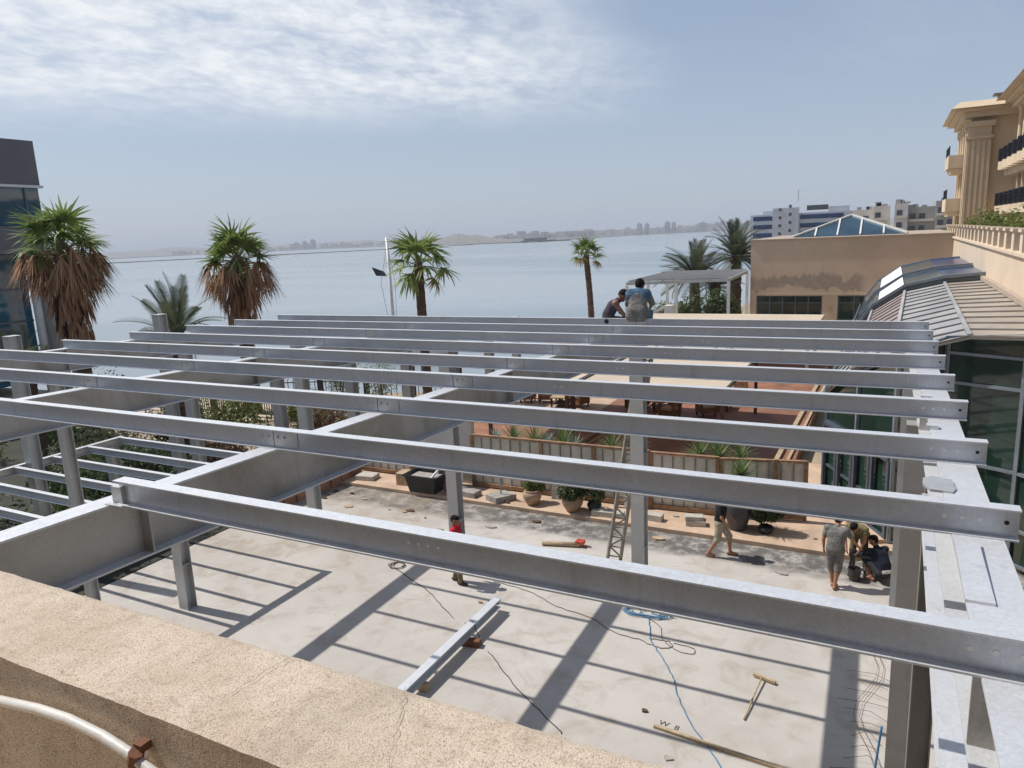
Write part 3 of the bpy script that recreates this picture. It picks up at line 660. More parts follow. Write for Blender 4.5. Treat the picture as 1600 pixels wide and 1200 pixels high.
# pyramid skylight on its roof
t = Thing('pyramid_skylight', 'blue glass pyramid skylight with white ribs on the beige wing roof', 'skylight', (-1.5,60,7.3))
A = Vector((-2.75,62.3,8.75)); base = [Vector((-6.5,58.6,7.33)),Vector((1.0,58.6,7.33)),Vector((1.0,66,7.33)),Vector((-6.5,66,7.33))]
nb = 5
for k in range(4):
    a, b = base[k], base[(k+1) % 4]; t.part('pane', MB().add([a,b,A,a-Vector((0,0,.05)),b-Vector((0,0,.05)),A-Vector((0,0,.05))],[(0,1,2),(5,4,3),(0,3,4,1),(1,4,5,2),(2,5,3,0)]), 'glass_blue')
    t.part('hip_rib', MB().bar(a+Vector((0,0,.05)), A+Vector((0,0,.05)), 0.16, 0.12), 'painted_white_steel')
for k in (1, 2, 3, 4):
    f = k/nb; p0 = base[0].lerp(base[1], f); fr = min(f, 1-f)*2
    p1 = p0.lerp(A, 1) if abs(f-.5) < .01 else Vector((p0.x+(A.x-p0.x)*0.0, 0, 0))
    # ribs run up the front pane, parallel, until they meet a hip
    hipA = base[0] if p0.x < A.x else base[1]; s = (p0.x-hipA.x)/(A.x-hipA.x); top = hipA.lerp(A, s)
    t.part('rib', MB().bar(p0+Vector((0,-.03,.05)), top+Vector((0,-.03,.05)), 0.11, 0.09), 'painted_white_steel')
# ---- podium wall with balustrade on the right
t = Thing('podium_wall', 'tall cream podium wall with pillared balustrade below the hotel balconies', 'wall', (4,40,0))
t.part('wall', MB().box((3.6,15.0,0),(4.0,FY+8,6.95)), 'podium_cream'); t.part('terrace_deck', MB().box((4.0,15,6.4),(30,90,6.5)), 'sandy_path')
t.part('ledge', MB().box((3.5,15.0,6.95),(4.1,FY+8,7.05)), 'podium_cream')
y = 22.0
while y < 63:
    p = t.part('pillar', MB().box((3.62,y,7.05),(3.98,y+0.55,7.68)).box((3.56,y-.06,7.68),(4.04,y+.61,7.78)), 'podium_cream')
    pn = MB(); 
    for k in range(5): pn.box((3.78,y+0.62+k*.26,7.10),(3.81,y+0.66+k*.26,7.62))
    for k in range(4):
        pn.bar((3.795,y+0.64+k*.26,7.12),(3.795,y+0.90+k*.26,7.60),0.02,0.02,(1,0,0)); pn.bar((3.795,y+0.64+k*.26,7.60),(3.795,y+0.90+k*.26,7.12),0.02,0.02,(1,0,0))
    pn.box((3.77,y+.56,7.62),(3.82,y+1.84,7.66)); pn.box((3.77,y+.56,7.07),(3.82,y+1.84,7.11))
    t.part('iron_panel', pn, 'wrought_iron')['kind'] = 'stuff'
    y += 1.85
# ---- hotel block
t = Thing('hotel', 'ornate cream hotel with fluted pilaster, deep cornice and curved balconies at top right', 'building', (10,60,6.5))
HX, HY = 4.35, 62.0      # pavilion corner
t.part('pavilion_wall', MB().box((HX+.25,HY+.25,6.5),(14,HY+9,15.0)), 'hotel_cream')
def fluted(x0, x1, yf, z0, z1, nfl, deep=0.30):
    mb = MB().box((x0,yf,z0),(x1,yf+deep,z1)); w_ = (x1-x0)/(2*nfl+1)
    for k in range(nfl+1): mb.box((x0+2*k*w_,yf-0.09,z0+.3),(x0+(2*k+1)*w_,yf-0.001,z1-1.3))
    mb.box((x0-.12,yf-.16,z1-1.15),(x1+.12,yf+deep,z1-.95)); mb.box((x0-.18,yf-.22,z1-.35),(x1+.18,yf+deep,z1)); mb.box((x0-.1,yf-.14,z0),(x1+.1,yf+deep,z0+.3))
    return mb
t.part('pilaster', fluted(HX+.02, HX+1.45, HY-.12, 6.5, 14.7, 4), 'hotel_cream')
side = MB()
for yy in (HY+.35, HY+2.6, HY+4.6, HY+6.8):
    side.box((HX-.02,yy,6.5),(HX+.26,yy+.55,14.7)); side.box((HX-.12,yy-.1,14.2),(HX+.26,yy+.65,14.7))
t.part('side_pilasters', side, 'hotel_cream')['kind'] = 'stuff'
cn = t.part('cornice', MB().prism([(HX-.25,HY-.45),(15,HY-.45),(15,HY+9.5),(HX-.25,HY+9.5)], 14.98, 15.35).prism([(HX-.7,HY-.9),(15,HY-.9),(15,HY+9.8),(HX-.7,HY+9.8)], 15.36, 15.55).add(
    [(HX-1.1,HY-1.3,15.56),(15,HY-1.3,15.56),(15,HY+10,15.56),(HX-1.1,HY+10,15.56),(HX-.6,HY-.8,16.0),(15,HY-.8,16.0),(15,HY+9.4,16.0),(HX-.6,HY+9.4,16.0)],
    [(0,3,2,1),(4,5,6,7),(0,1,5,4),(1,2,6,5),(2,3,7,6),(3,0,4,7)]), 'hotel_cream')
t.part('roof_equipment', MB().box((6.1,HY+.5,16.01),(8.3,HY+1.4,16.40)).box((5.8,HY+.45,16.42),(8.2,HY+1.5,16.52)).box((8.4,HY+.6,16.01),(8.55,HY+.75,17.3)).bar((8.47,HY+.67,17.25),(7.5,HY+.67,17.42),.12,.1).bar((7.5,HY+.67,17.42),(7.25,HY+.67,17.15),.12,.1), 'cladding_grey', parent=cn)['kind'] = 'stuff'
def railing(p, q, z0, z1, n):
    mb = MB(); p, q = Vector(p), Vector(q)
    mb.bar((*p,z1),(*q,z1),.05,.05); mb.bar((*p,z0+.06),(*q,z0+.06),.04,.04)
    for k in range(n+1):
        c = p.lerp(q, k/n); mb.box((c.x-.015,c.y-.015,z0),(c.x+.015,c.y+.015,z1))
    return mb
for z in (8.7, 11.75):   # small balconies on the pavilion's lake side
    b = t.part('balcony', MB().prism([(HX-.95,HY+1.1),(HX+.2,HY+1.1),(HX+.2,HY+5.2),(HX-.95,HY+5.2)], z, z+.9).prism([(HX-.75,HY+1.25),(HX+.2,HY+1.25),(HX+.2,HY+5.0),(HX-.75,HY+5.0)], z-.35, z-.002), 'hotel_cream')
    t.part('railing', railing((HX-.9,HY+1.15),(HX-.9,HY+5.1),z+.9,z+1.55,14), 'wrought_iron', parent=b)
# wing with scalloped balconies, running towards the camera
WX = 6.35
t.part('wing_wall', MB().box((WX+1.2,30,6.5),(15,HY+.2,15.2)), 'hotel_cream')
t.part('wing_cornice', MB().box((WX+.35,29,15.2),(15,HY-1.32,15.5)).box((WX-.05,29,15.51),(15,HY-1.33,15.75)).add(
    [(WX-.6,29,15.76),(15,29,15.76),(15,HY-1.34,15.76),(WX-.6,HY-1.34,15.76),(WX+.5,29,17.0),(15,29,17.0),(15,HY-1.34,17.0),(WX+.5,HY-1.34,17.0)],
    [(0,3,2,1),(4,5,6,7),(0,1,5,4),(1,2,6,5),(2,3,7,6),(3,0,4,7)]), 'hotel_cream')
for i in range(12):
    yb = HY-1.75-2.1*i
    if yb < 40: break
    t.part('column', MB().lathe([(.20,0),(.20,.2),(.15,.25),(.13,2.5),(.2,2.7),(.2,2.9)], (WX+.75,yb-1.05,12.3), 12), 'hotel_cream', smooth=False)
    for z in (8.35, 11.25):
        pts = [(WX+1.2,yb-1.04)]+[(WX+.35-.55*math.sin(math.pi*k/8), yb-1.04+2.08*k/8) for k in range(9)]+[(WX+1.2,yb+1.04)]
        pts = [(x, y_) for x, y_ in pts]
        b = t.part('balcony', MB().prism(pts, z, z+.55).prism([(WX+1.2+(x-WX-1.2)*.72, yb+(y_-yb)*.8) for x, y_ in pts], z-.4, z-.003), 'hotel_cream')
        rl = MB(); arc = pts[1:-1]
        for p, q in zip(arc[:-1], arc[1:]):
            rl.bar((*p,z+1.35),(*q,z+1.35),.06,.06); rl.bar((*p,z+.62),(*q,z+.62),.04,.04)
            for f in (0, .33, .66):
                c = Vector(p).lerp(Vector(q), f); rl.box((c.x-.022,c.y-.022,z+.55),(c.x+.022,c.y+.022,z+1.35))
            rl.bar((*p,z+.66),(*q,z+1.3),.03,.03); rl.bar((*p,z+1.3),(*q,z+.66),.03,.03)
        t.part('railing', rl, 'wrought_iron', parent=b)
        t.part('fluted_pier', MB().box((WX+.85,yb-1.28,z-2.4),(WX+1.22,yb-.82,z-.41)).box((WX+.80,yb-1.22,z-2.4),(WX+.849,yb-1.12,z-.41)).box((WX+.80,yb-.98,z-2.4),(WX+.849,yb-.88,z-.41)), 'hotel_cream')
        t.part('window', MB().box((WX+1.15,yb-.6,z+.6),(WX+1.198,yb+.6,z+2.4)), 'window_far')
# ---- glass conservatory against the podium wall
PROF = [(3.60,5.62),(2.12,5.50),(0.66,5.15),(-0.56,4.30),(-1.26,3.25)]
t = Thing('conservatory', 'vaulted glass conservatory with standing-seam metal roof at right', 'building', (1,30,0))
FRONT = [(3.60,18.6),(2.85,19.5),(1.35,20.3),(0.35,19.75),(-1.45,23.3)]
TOPZ = [5.62,5.55,5.38,5.02,3.35]
def seamroof(kk, mat, y1=36.0, n=13):
    """metal pans between profile breaks kk and kk+1, from the faceted front edge back to y1"""
    (xa, za), (xb, zb) = PROF[kk], PROF[kk+1]
    fa = {0:(3.60,18.5,5.66),1:(2.9,19.2,5.58),2:(1.15,20.1,5.42),3:(0.0,20.2,4.75),4:(-1.5,23.1,3.35)}
    if kk == 0: A0, B0 = Vector((3.60,18.3,5.66)), Vector((1.75,19.75,5.47))
    elif kk == 1: A0, B0 = Vector((1.75,19.75,5.47)), Vector((0.20,19.75,5.02))
    elif kk == 2: A0, B0 = Vector((0.20,19.75,5.02)), Vector((-0.75,21.6,4.25))
    else: A0, B0 = Vector((-0.75,21.6,4.25)), Vector((-1.55,23.1,3.20))
    A1, B1 = Vector((xa,y1,za)), Vector((xb,y1,zb))
    up = (B0-A0).cross(A1-A0).normalized()
    if up.z < 0: up = -up
    for i in range(n):
        f, g_ = i/n, (i+1)/n; a, a2 = A0.lerp(A1,f), A0.lerp(A1,g_); b, b2 = B0.lerp(B1,f), B0.lerp(B1,g_)
        mb = MB().add([a,a2,b2,b]+[p-up*.05 for p in (a,a2,b2,b)], [(0,1,2,3),(7,6,5,4),(0,4,5,1),(1,5,6,2),(2,6,7,3),(3,7,4,0)])
        pn = t.part('roof_panel', mb, mat)
        t.part('seam', MB().bar(a+up*.022, b+up*.022, .035, .042, up), 'roof_seam', parent=pn)
    t.part('ridge_flashing', MB().bar(B0+up*.05, B1+up*.05, .10, .06, up), 'roof_pan_grey')
seamroof(0, 'roof_pan_beige'); seamroof(1, 'roof_pan_grey'); seamroof(2, 'roof_pan_pink'); seamroof(3, 'roof_pan_grey')
t.part('wall_flashing', MB().bar((3.52,18.3,5.74),(3.52,50.5,5.68),.22,.16), 'hotel_roof')
def glassbay(y0, y1, lift, sheet):
    for kk in range(4):
        (xa, za), (xb, zb) = PROF[kk], PROF[kk+1]; za += lift; zb += lift
        pn = quadpart(t, 'roof_pane', [(xa,y0,za),(xa,y1,za),(xb,y1,zb),(xb,y0,zb)][::-1], 'glass_sky' if kk not in (0,) else 'glass_strip', thick=.04)
        for yy in (y0, y1): t.part('glazing_bar', MB().bar((xa,yy,za+.05),(xb,yy,zb+.05),.14,.12), 'alu_frame', parent=pn)
    if sheet:
        (xa, za), (xb, zb) = PROF[2], PROF[3]
        quadpart(t, 'white_blind', [(xa-.05,y0+.3,za+lift+.05),(xb+.05,y0+.3,zb+lift+.05),(xb+.05,y1-.3,zb+lift+.05),(xa-.05,y1-.3,za+lift+.05)], 'white_sheet', thick=.02)
    t.part('gable_glass', MB().prism([(x,z+lift-.02) for x, z in PROF]+[(x,z-.02) for x, z in reversed(PROF)], y0-.02, y0+.02, 'y'), 'glass_pale')
glassbay(36.3, 41.6, 0.22, True); glassbay(42.0, 49.8, 0.30, True)
# glazed walls
wallpts = [(3.56,9.0,5.7)]+[(x,y,z) for (x,y),z in zip(FRONT,TOPZ)]+[(-1.45,36,3.2),(-1.45,50,3.2)]
for i in range(len(wallpts)-1):
    a, b = Vector(wallpts[i]), Vector(wallpts[i+1]); L = (Vector((a.x,a.y))-Vector((b.x,b.y))).length
    nseg = max(1, round(L/1.7)); wall_lv = [0.15,1.0,2.35,4.3,5.02]
    for s in range(nseg):
        p, q = a.lerp(b, s/nseg), a.lerp(b, (s+1)/nseg); d = Vector((q.x-p.x,q.y-p.y,0)).normalized(); nrm = Vector((d.y,-d.x,0))
        if nrm.dot(Vector((-0.2,-1,0))) < 0 and i < 5: nrm = -nrm
        if i >= 5: nrm = Vector((-1,0,0))
        lv = [z for z in wall_lv if z < min(p.z,q.z)-.25]
        for k, z in enumerate(lv):
            z1p = lv[k+1] if k+1 < len(lv) else p.z-.02; z1q = lv[k+1] if k+1 < len(lv) else q.z-.02
            P = [Vector((p.x,p.y,z)),Vector((q.x,q.y,z)),Vector((q.x,q.y,z1q)),Vector((p.x,p.y,z1p))]
            tilt = random.uniform(-.012,.012)
            P = [v-nrm*(.02+tilt*(j in (2,3))) for j, v in enumerate(P)]
            mb = MB().add(P+[v-nrm*.02 for v in P], [(0,1,2,3),(7,6,5,4),(0,4,5,1),(1,5,6,2),(2,6,7,3),(3,7,4,0)])
            t.part('glass_pane', mb, 'glass_dark')
            t.part('transom', MB().bar(Vector((p.x,p.y,z))+nrm*.02, Vector((q.x,q.y,z))+nrm*.02, .06, .07), 'alu_frame' if i < 4 else 'alu_dark')
        t.part('mullion', MB().bar(Vector((p.x,p.y,0.11))+nrm*.03, Vector((p.x,p.y,p.z))+nrm*.03, .08, .09, nrm), 'alu_frame')
        t.part('eave_trim', MB().bar(Vector((p.x,p.y,p.z))+nrm*.05, Vector((q.x,q.y,q.z))+nrm*.05, .08, .08), 'alu_dark')
    if i == 4:   # door frames in the facet facing the terrace strip
        for s in range(4):
            f0, f1 = (s+.08)/4, (s+.92)/4; p, q = a.lerp(b,f0), a.lerp(b,f1); d = Vector((q.x-p.x,q.y-p.y,0)).normalized(); nrm = Vector((d.y,-d.x,0))
            if nrm.y > 0: nrm = -nrm
            pz = lambda v, z: Vector((v.x,v.y,z))+nrm*.09
            fr = MB().bar(pz(p,.14),pz(p,2.3),.11,.07,nrm).bar(pz(q,.14),pz(q,2.3),.11,.07,nrm).bar(pz(p,2.3),pz(q,2.3),.07,.11).bar(pz(p,.2),pz(q,.2),.07,.12)
            t.part('door_frame', fr, 'alu_dark')
        t.part('door_sill', MB().bar(Vector((a.x,a.y,.16))+nrm*.28, Vector((b.x,b.y,.16))+nrm*.28, .45, .10), 'terracotta_paving')

# ---- far buildings right of the lake
def block_building(name, label, x0, x1, y0, y1, z1, wallm, cat='building'):
    t = Thing(name, label, cat, ((x0+x1)/2, y0, 0)); t.part('wall', MB().box((x0,y0,0),(x1,y1,z1)), wallm); return t
t = block_building('striped_office', 'distant white office block with blue window bands behind the skylight', -46, -13, 281, 300, 12.4, 'blue_bldg_white')
for (xa, xb) in ((-45,-38.4),(-29,-15)):
    for k in range(4): t.part('window_band', MB().box((xa,280.8,1.4+k*2.95),(xb,280.98,2.9+k*2.95)), 'glass_strip')
tw = t.part('stair_tower', MB().box((-38,279.2,0),(-29.4,281,14.4)), 'blue_bldg_white')
for k in range(5):
    for xx in (-35.6,-32.2): t.part('window', MB().box((xx-.45,279.05,2.2+k*2.8+(1.0 if xx > -34 else 0)),(xx+.45,279.19,3.2+k*2.8+(1.0 if xx > -34 else 0))), 'window_far', parent=tw)
t.part('roof_plant', MB().box((-20,283,12.5),(-13.5,286,14.2)).box((-42,283,12.5),(-38.5,286,13.6)), 'blue_bldg_white')['kind'] = 'stuff'
t.part('roof_sign', MB().box((-27,281.5,13.2),(-20,281.7,14.9)), 'window_far')
t.part('antenna', MB().tube([(-30,282,16.5),(-30,282,20.5)],.12,5), 'concrete_grey')
t = Thing('cream_apartments', 'distant pale concrete apartment row with dark balconies beside the hotel', 'building', (5,215,0))
for k, (xa, xb, z1, yy) in enumerate(((-9.5,-4.5,11.4,216),(-4.5,-0.6,12.1,214),(0.4,3.4,12.4,211),(3.4,9.5,11.4,214),(9.5,18,12.6,213),(18,34,13,215))):
    wl = t.part('wall', MB().box((xa,yy,0),(xb,yy+14,z1)), ['apartment_white','apartment_white','white_wall','concrete_grey','concrete_grey','apartment_white'][k])
    for lv in range(3):
        z = z1-2.9-3.0*lv
        for q in range(max(1, int((xb-xa)//2.1))):
            x = xa+.5+q*2.1; 
            if x+1.4 < xb: t.part('window', MB().box((x,yy-.12,z),(x+1.3,yy-.01,z+1.3)), 'window_far', parent=wl)
        t.part('balcony', MB().box((xa+.2,yy-.9,z-.7),(xb-.2,yy-.13,z-.1)), 'apartment_white', parent=wl)
    rp = MB(); rr = random.Random(k)
    for q in range(3):
        x = rr.uniform(xa,xb-1); rp.box((x,yy+2,z1),(x+rr.uniform(.5,1.6),yy+3,z1+rr.uniform(.4,1.3)))
    t.part('roof_clutter', rp, 'concrete_grey', parent=wl)['kind'] = 'stuff'
# ---- glass tower on the left
t = Thing('glass_office', 'dark grey and blue glass office building cut by the left edge', 'building', (-50,22,0))
GX, GY = -46.3, 27.6
t.part('top_cladding', MB().box((-75,-30,12.6),(GX,GY,15.2)), 'cladding_grey'); t.part('ledge', MB().box((-75,-30,12.45),(GX+.12,GY+.12,12.598)), 'painted_white_steel')
wb = t.part('glass_band', MB().box((-75,-30,10.2),(GX-.1,GY-.1,12.449)), 'glass_teal')
fr = MB()
for k in range(12): fr.box((GX-.099,GY-1.0-k*2.3,10.2),(GX-.02,GY-.9-k*2.3,12.44))
t.part('mullion', fr, 'alu_dark', parent=wb)['kind'] = 'stuff'
t.part('floor_cladding', MB().box((-75,-30,8.6),(GX,GY,10.19)), 'cladding_grey')
wb = t.part('lower_glass', MB().box((-75,-30,0.6),(GX-1.5,GY-.9,8.59)), 'glass_teal')
fr = MB()
for z in (2.2,4.4,6.4): fr.box((GX-1.499,-30,z),(GX-1.43,GY-.9,z+.14))
t.part('transom', fr, 'alu_dark', parent=wb)['kind'] = 'stuff'
for (x, y, r, mt_) in ((GX-1.0,GY-.75,.28,'painted_white_steel'),(GX-.55,GY-.2,.45,'concrete_grey')): t.part('column', MB().tube([(x,y,-.1),(x,y,8.6)], r, 16), mt_, smooth=True)
# ---- distant towers and the mass of the city
rnd = random.Random(21)
for k, (x, y, h, w_) in enumerate(((-934,2980,42,34),(-905,2990,40,26),(-830,3030,44,36),(-806,3040,40,26),(-722,3196,36,75),(-690,3335,33,50),(-668,3345,40,40),(-2605,2800,36,30),(-2560,2810,42,34),(-2650,2790,30,40))):
    t = Thing('tower_block', '%s on the far shore' % ['left grey tower of the first thin pair','right grey tower of the first thin pair','left pale tower of the second thin pair','right pale tower of the second thin pair','broad squat grey block right of the thin towers','lower block of the rightmost pair','taller block of the rightmost pair','middle tiny tower in the left city','tallest tiny tower in the left city','shortest tiny tower in the left city'][k], 'tower', (x,y,0))
    t.part('body', MB().box((x-w_/4,y,0),(x+w_/4,y+20,h)), 'tower_far'); t.part('roof_plant', MB().box((x-w_/9,y+4,h),(x+w_/9,y+14,h+5)), 'tower_far')
city = MB()
for k in range(620):
    f = rnd.random(); 
    if f < .62: a = rnd.random(); x = -1330+a*800+rnd.uniform(-30,30); y = 2900+a*330+rnd.random()**1.5*500; x *= 1+.08*rnd.random()
    elif f < .8: a = rnd.random(); x = -1150+a*260; y = 2040+a*60+rnd.uniform(0,260)
    else: a = rnd.random(); x = -3300+a*1500; y = 2500+a*600+rnd.uniform(0,200)
    w_, h = rnd.uniform(8,28), rnd.uniform(5,17)*(1+.5*(rnd.random() > .9))
    z0 = 0 if f < .62 else (6 if f < .8 else 3)
    city.box((x-w_/2,y,z0-3),(x+w_/2,y+14,z0+h+ (y-2900)*.02 if f < .62 else z0+h))
tag(link('distant_city', city.mesh('distant_city', fix=False), 'city_far'), 'pale hazy mass of low houses along the far shore', 'city', kind='stuff')
pier = MB().box((-628,1262,-1),(-560,1275,2.2)).box((-622,1264,2.2),(-578,1272,6.5)).box((-650,1262,-1),(-530,1270,0.6))
tag(link('shore_shed', pier.mesh('shore_shed', (-600,1262,0)), 'levee_stone', None, (-600,1262,0)), 'small dark low building on a spit across the lake', 'shed')

# ================================================================== TERRACE, FENCE, GARDEN
# ---- hoarding of ribbed panels in brown timber frames
def fence_run(label, a, b, z0, h, npan, wood='wood_brown', posts=(0.0, .5, 1.0)):
    t = Thing('panel_fence', label, 'fence', (*a, z0)); a, b = Vector((*a,0)), Vector((*b,0)); d = (b-a).normalized(); nrm = Vector((d.y,-d.x,0))
    if nrm.y > 0: nrm = -nrm
    pt = lambda f, z, o=0.0: a.lerp(b,f)+nrm*o+Vector((0,0,z0+z))
    L = (b-a).length
    for i in range(npan):
        f0, f1 = i/npan, (i+1)/npan; g = .012/L
        o = random.uniform(-.008,.008)
        P = [pt(f0+g,.16,o),pt(f1-g,.16,o),pt(f1-g,h-.07,o),pt(f0+g,h-.07,o)]
        pn = t.part('panel', MB().add(P+[p-nrm*.02 for p in P],[(0,1,2,3),(7,6,5,4),(0,4,5,1),(1,5,6,2),(2,6,7,3),(3,7,4,0)]), 'fence_panel')
        t.part('rib', MB().bar(pt(f1,.16,.022),pt(f1,h-.07,.022),.035,.03,nrm), 'fence_rib', parent=pn)
    for f in posts: t.part('fence_post', MB().bar(pt(f,0,.03),pt(f,h+random.uniform(-.02,.05),.03),.10,.10,nrm), wood)
    t.part('top_rail', MB().bar(pt(0,h,.02),pt(1,h,.02),.12,.06), wood); t.part('bottom_rail', MB().bar(pt(0,.10,.03),pt(1,.10,.03),.10,.12), wood)
    return t
fence_run('long pale ribbed fence with brown timber frame behind the potted plants', (-12.0,19.9), (-6.05,19.98), 0.11, 1.78, 17, posts=(0,.42,.72,1))
fence_run('middle section of ribbed fence right of the lattice ladder', (-5.95,20.0), (-4.05,20.1), 0.11, 1.74, 6, posts=(0,1))
fence_run('right end of ribbed fence slanting up to the conservatory', (-3.95,20.1), (-1.75,20.55), 0.11, 1.72, 7, posts=(0,.65,1))
fence_run('short ribbed fence section at left above the brick kerb', (-17.0,20.0), (-14.6,20.0), 0.11, 1.7, 7, posts=(0,1))
t = Thing('white_wall', 'low whitewashed wall behind the black tub', 'wall', (-13.4,20.05,0.1))
t.part('wall', MB().box((-14.5,20.02,0.11),(-12.1,20.22,2.25)), 'white_wall'); t.part('coping', MB().box((-14.55,19.98,2.25),(-12.05,20.26,2.31)), 'pale_stone')
# brick kerb wall
t = Thing('brick_kerb', 'low terracotta brick kerb at the left end of the slab', 'wall', (-17.3,17.2,0))
for i in range(9):
    y = 15.2+i*.5; k = t.part('brick', MB().box((-17.5+i*.055,y,0.0),(-17.05+i*.055,y+.488,.52+random.uniform(-.015,.015))), 'brick_kerb')
t.part('cap', MB().prism([(-17.58,15.18),(-17.0,15.18),(-16.5,19.75),(-17.1,19.75)], .54, .60), 'terracotta_paving')
# ---- terrace furniture under cream awnings
def awning(label, x0, x1, y0, y1, z):
    t = Thing('awning', label, 'awning', ((x0+x1)/2,(y0+y1)/2,.45), 'cream awnings on the terrace'); n = 12; mb = MB(); vs = []
    for i in range(n+1):
        for j in range(n+1):
            u, v = i/n, j/n; vs.append((x0+(x1-x0)*u, y0+(y1-y0)*v, z-0.10*math.sin(math.pi*u)*math.sin(math.pi*v)))
    k = len(vs); vs += [(x,y_,zz_-.015) for x,y_,zz_ in vs]
    fs = [(i*(n+1)+j,(i+1)*(n+1)+j,(i+1)*(n+1)+j+1,i*(n+1)+j+1) for i in range(n) for j in range(n)]
    mb.add(vs, fs+[tuple(q+k for q in reversed(f)) for f in fs]); t.part('cloth', mb, 'awning_cream', smooth=True)
    fr = MB().bar((x0,y0,z),(x1,y0,z),.09,.09).bar((x0,y1,z),(x1,y1,z),.09,.09).bar((x0,y0,z),(x0,y1,z),.09,.09).bar((x1,y0,z),(x1,y1,z),.09,.09)
    t.part('frame', fr, 'awning_frame')
    for x in (x0,x1):
        for y in (y0,y1): t.part('post', MB().box((x-.06,y-.06,.45),(x+.06,y+.06,z-.046)), 'wood_dark')
awning('large cream awning at the right of the terrace', -10.15, -4.75, 24.2, 31.2, 2.8)
awning('narrower cream awning at the left of the terrace', -13.6, -10.32, 24.0, 30.8, 2.76)
def arm_chair():
    t = Thing('wicker_armchair', 'brown wicker armchair', 'armchair', (0,0,0), 'wicker armchairs on the terrace')
    t.part('seat', MB().box((-.34,-.33,.18),(.34,.33,.40)), 'wicker'); t.part('cushion', MB().box((-.27,-.30,.40),(.27,.24,.50)), 'cushion')
    t.part('backrest', MB().add([(-.34,.26,.40),(.34,.26,.40),(.30,.42,.95),(-.30,.42,.95),(-.34,.34,.40),(.34,.34,.40),(.30,.50,.95),(-.30,.50,.95)],[(0,1,2,3),(7,6,5,4),(0,4,5,1),(1,5,6,2),(2,6,7,3),(3,7,4,0)]), 'wicker')
    for s in (-1,1): t.part('arm', MB().bar((s*.36,-.33,.62),(s*.36,.33,.66),.09,.07).box((s*.36-.04,-.33,.18),(s*.36+.04,-.25,.6)), 'wicker')
    for sx in (-.28,.28):
        for sy in (-.27,.27): t.part('leg', MB().box((sx-.03,sy-.03,0),(sx+.03,sy+.03,.18)), 'wood_dark')
    return t.o
def low_table():
    t = Thing('coffee_table', 'low wooden terrace table', 'table', (0,0,0), 'low tables on the terrace')
    t.part('table_top', MB().box((-.45,-.45,.44),(.45,.45,.49)), 'wood_pale'); t.part('shelf', MB().box((-.38,-.38,.16),(.38,.38,.19)), 'wood_dark')
    for sx in (-.38,.38):
        for sy in (-.38,.38): t.part('leg', MB().box((sx-.035,sy-.035,0),(sx+.035,sy+.035,.44)), 'wood_dark')
    return t.o
ch = arm_chair(); tb = low_table(); first = True
for (x, y, rz, lab) in ((-15.1,30.4,100,'wicker armchair farthest left, turned to the lake'),(-14.25,30.6,-70,'wicker armchair beside the first dark awning post'),(-13.3,31.3,5,'cushioned wicker armchair facing the camera'),(-12.35,30.2,-110,'wicker armchair turned away beside the cushioned one'),
                        (-9.7,30.5,60,'wicker armchair just right of the lattice ladder'),(-7.9,29.3,-20,'wicker armchair in shade under the right awning'),(-6.6,30.2,40,'wicker armchair near the planted pot under the right awning'),(-5.6,32.6,10,'wicker armchair behind the right awning'),(-7.6,33.3,-15,'wicker armchair farthest back on the terrace')):
    o = ch if first else copy_tree(ch); first = False; o.location = (x,y,.46); o.rotation_euler.z = R(rz); o['label'] = lab
first = True
for (x, y, rz, lab) in ((-13.2,30.1,8,'low pale table between the left wicker armchairs'),(-8.6,30.6,20,'low table near the ladder on the red terrace'),(-6.3,31.6,0,'low table at the right of the red terrace')):
    o = tb if first else copy_tree(tb); first = False; o.location = (x,y,.46); o.rotation_euler.z = R(rz); o['label'] = lab
for k, (x0, y0, x1, y1) in enumerate(((-10.2,22.0,-9.6,33),(-3.1,21.5,-2.75,44))):
    single('timber_border', MB().bar((x0,y0,.50),(x1,y1,.50),.16,.10).bar((x0+.35,y0,.49),(x1+.35,y1,.49),.10,.07), 'wood_pale' if k else 'wood_brown', ['double timber border crossing the red terrace','pale double timber border along the glass side of the terrace'][k], 'border', (x0,y0,.45))

# ---- leaves and plants
def blade(mb, base, direc, length, width, droop, segs=3, up=Vector((0,0,1)), taper=1.0):
    """a tapering strap leaf that bends down along its length"""
    d = Vector(direc).normalized(); side = d.cross(up)
    if side.length < 1e-3: side = Vector((1,0,0))
    side.normalize(); p = Vector(base); o = len(mb.v); step = length/segs
    for i in range(segs+1):
        f = i/segs; w_ = width*(1-f*taper)*(0.6+0.4*min(1, f*6)) if i < segs else width*0.04
        mb.v += [tuple(p-side*w_/2), tuple(p+side*w_/2)]
        d = (d-Vector((0,0,1))*droop/segs).normalized(); p = p+d*step
    for i in range(segs): mb.f.append((o+2*i,o+2*i+1,o+2*i+3,o+2*i+2)); mb.mi.append(mb.cur)
def fan_leaf(seed, droop=0.6, nb=22, pet=0.85, rad=0.85):
    """washingtonia leaf: petiole along +x then a pleated fan with hanging tips"""
    rd = random.Random(seed); mb = MB()
    mb.bar((0,0,0),(pet*.55,0,.02),.045,.03); mb.bar((pet*.55,0,.02),(pet,0,-.02),.035,.024)
    c = Vector((pet,0,-.02))
    for k in range(nb):
        a = R(-128+256*k/(nb-1)); L = rad*(0.70+0.30*math.cos(a*0.62))*rd.uniform(.9,1.08)
        d = Vector((math.cos(a), math.sin(a), 0.10+.12*abs(math.sin(a))))
        blade(mb, c, d, L, 0.125, droop*rd.uniform(.5,1.9), 4, taper=.92)
    return mb.mesh('fan_leaf', fix=False)
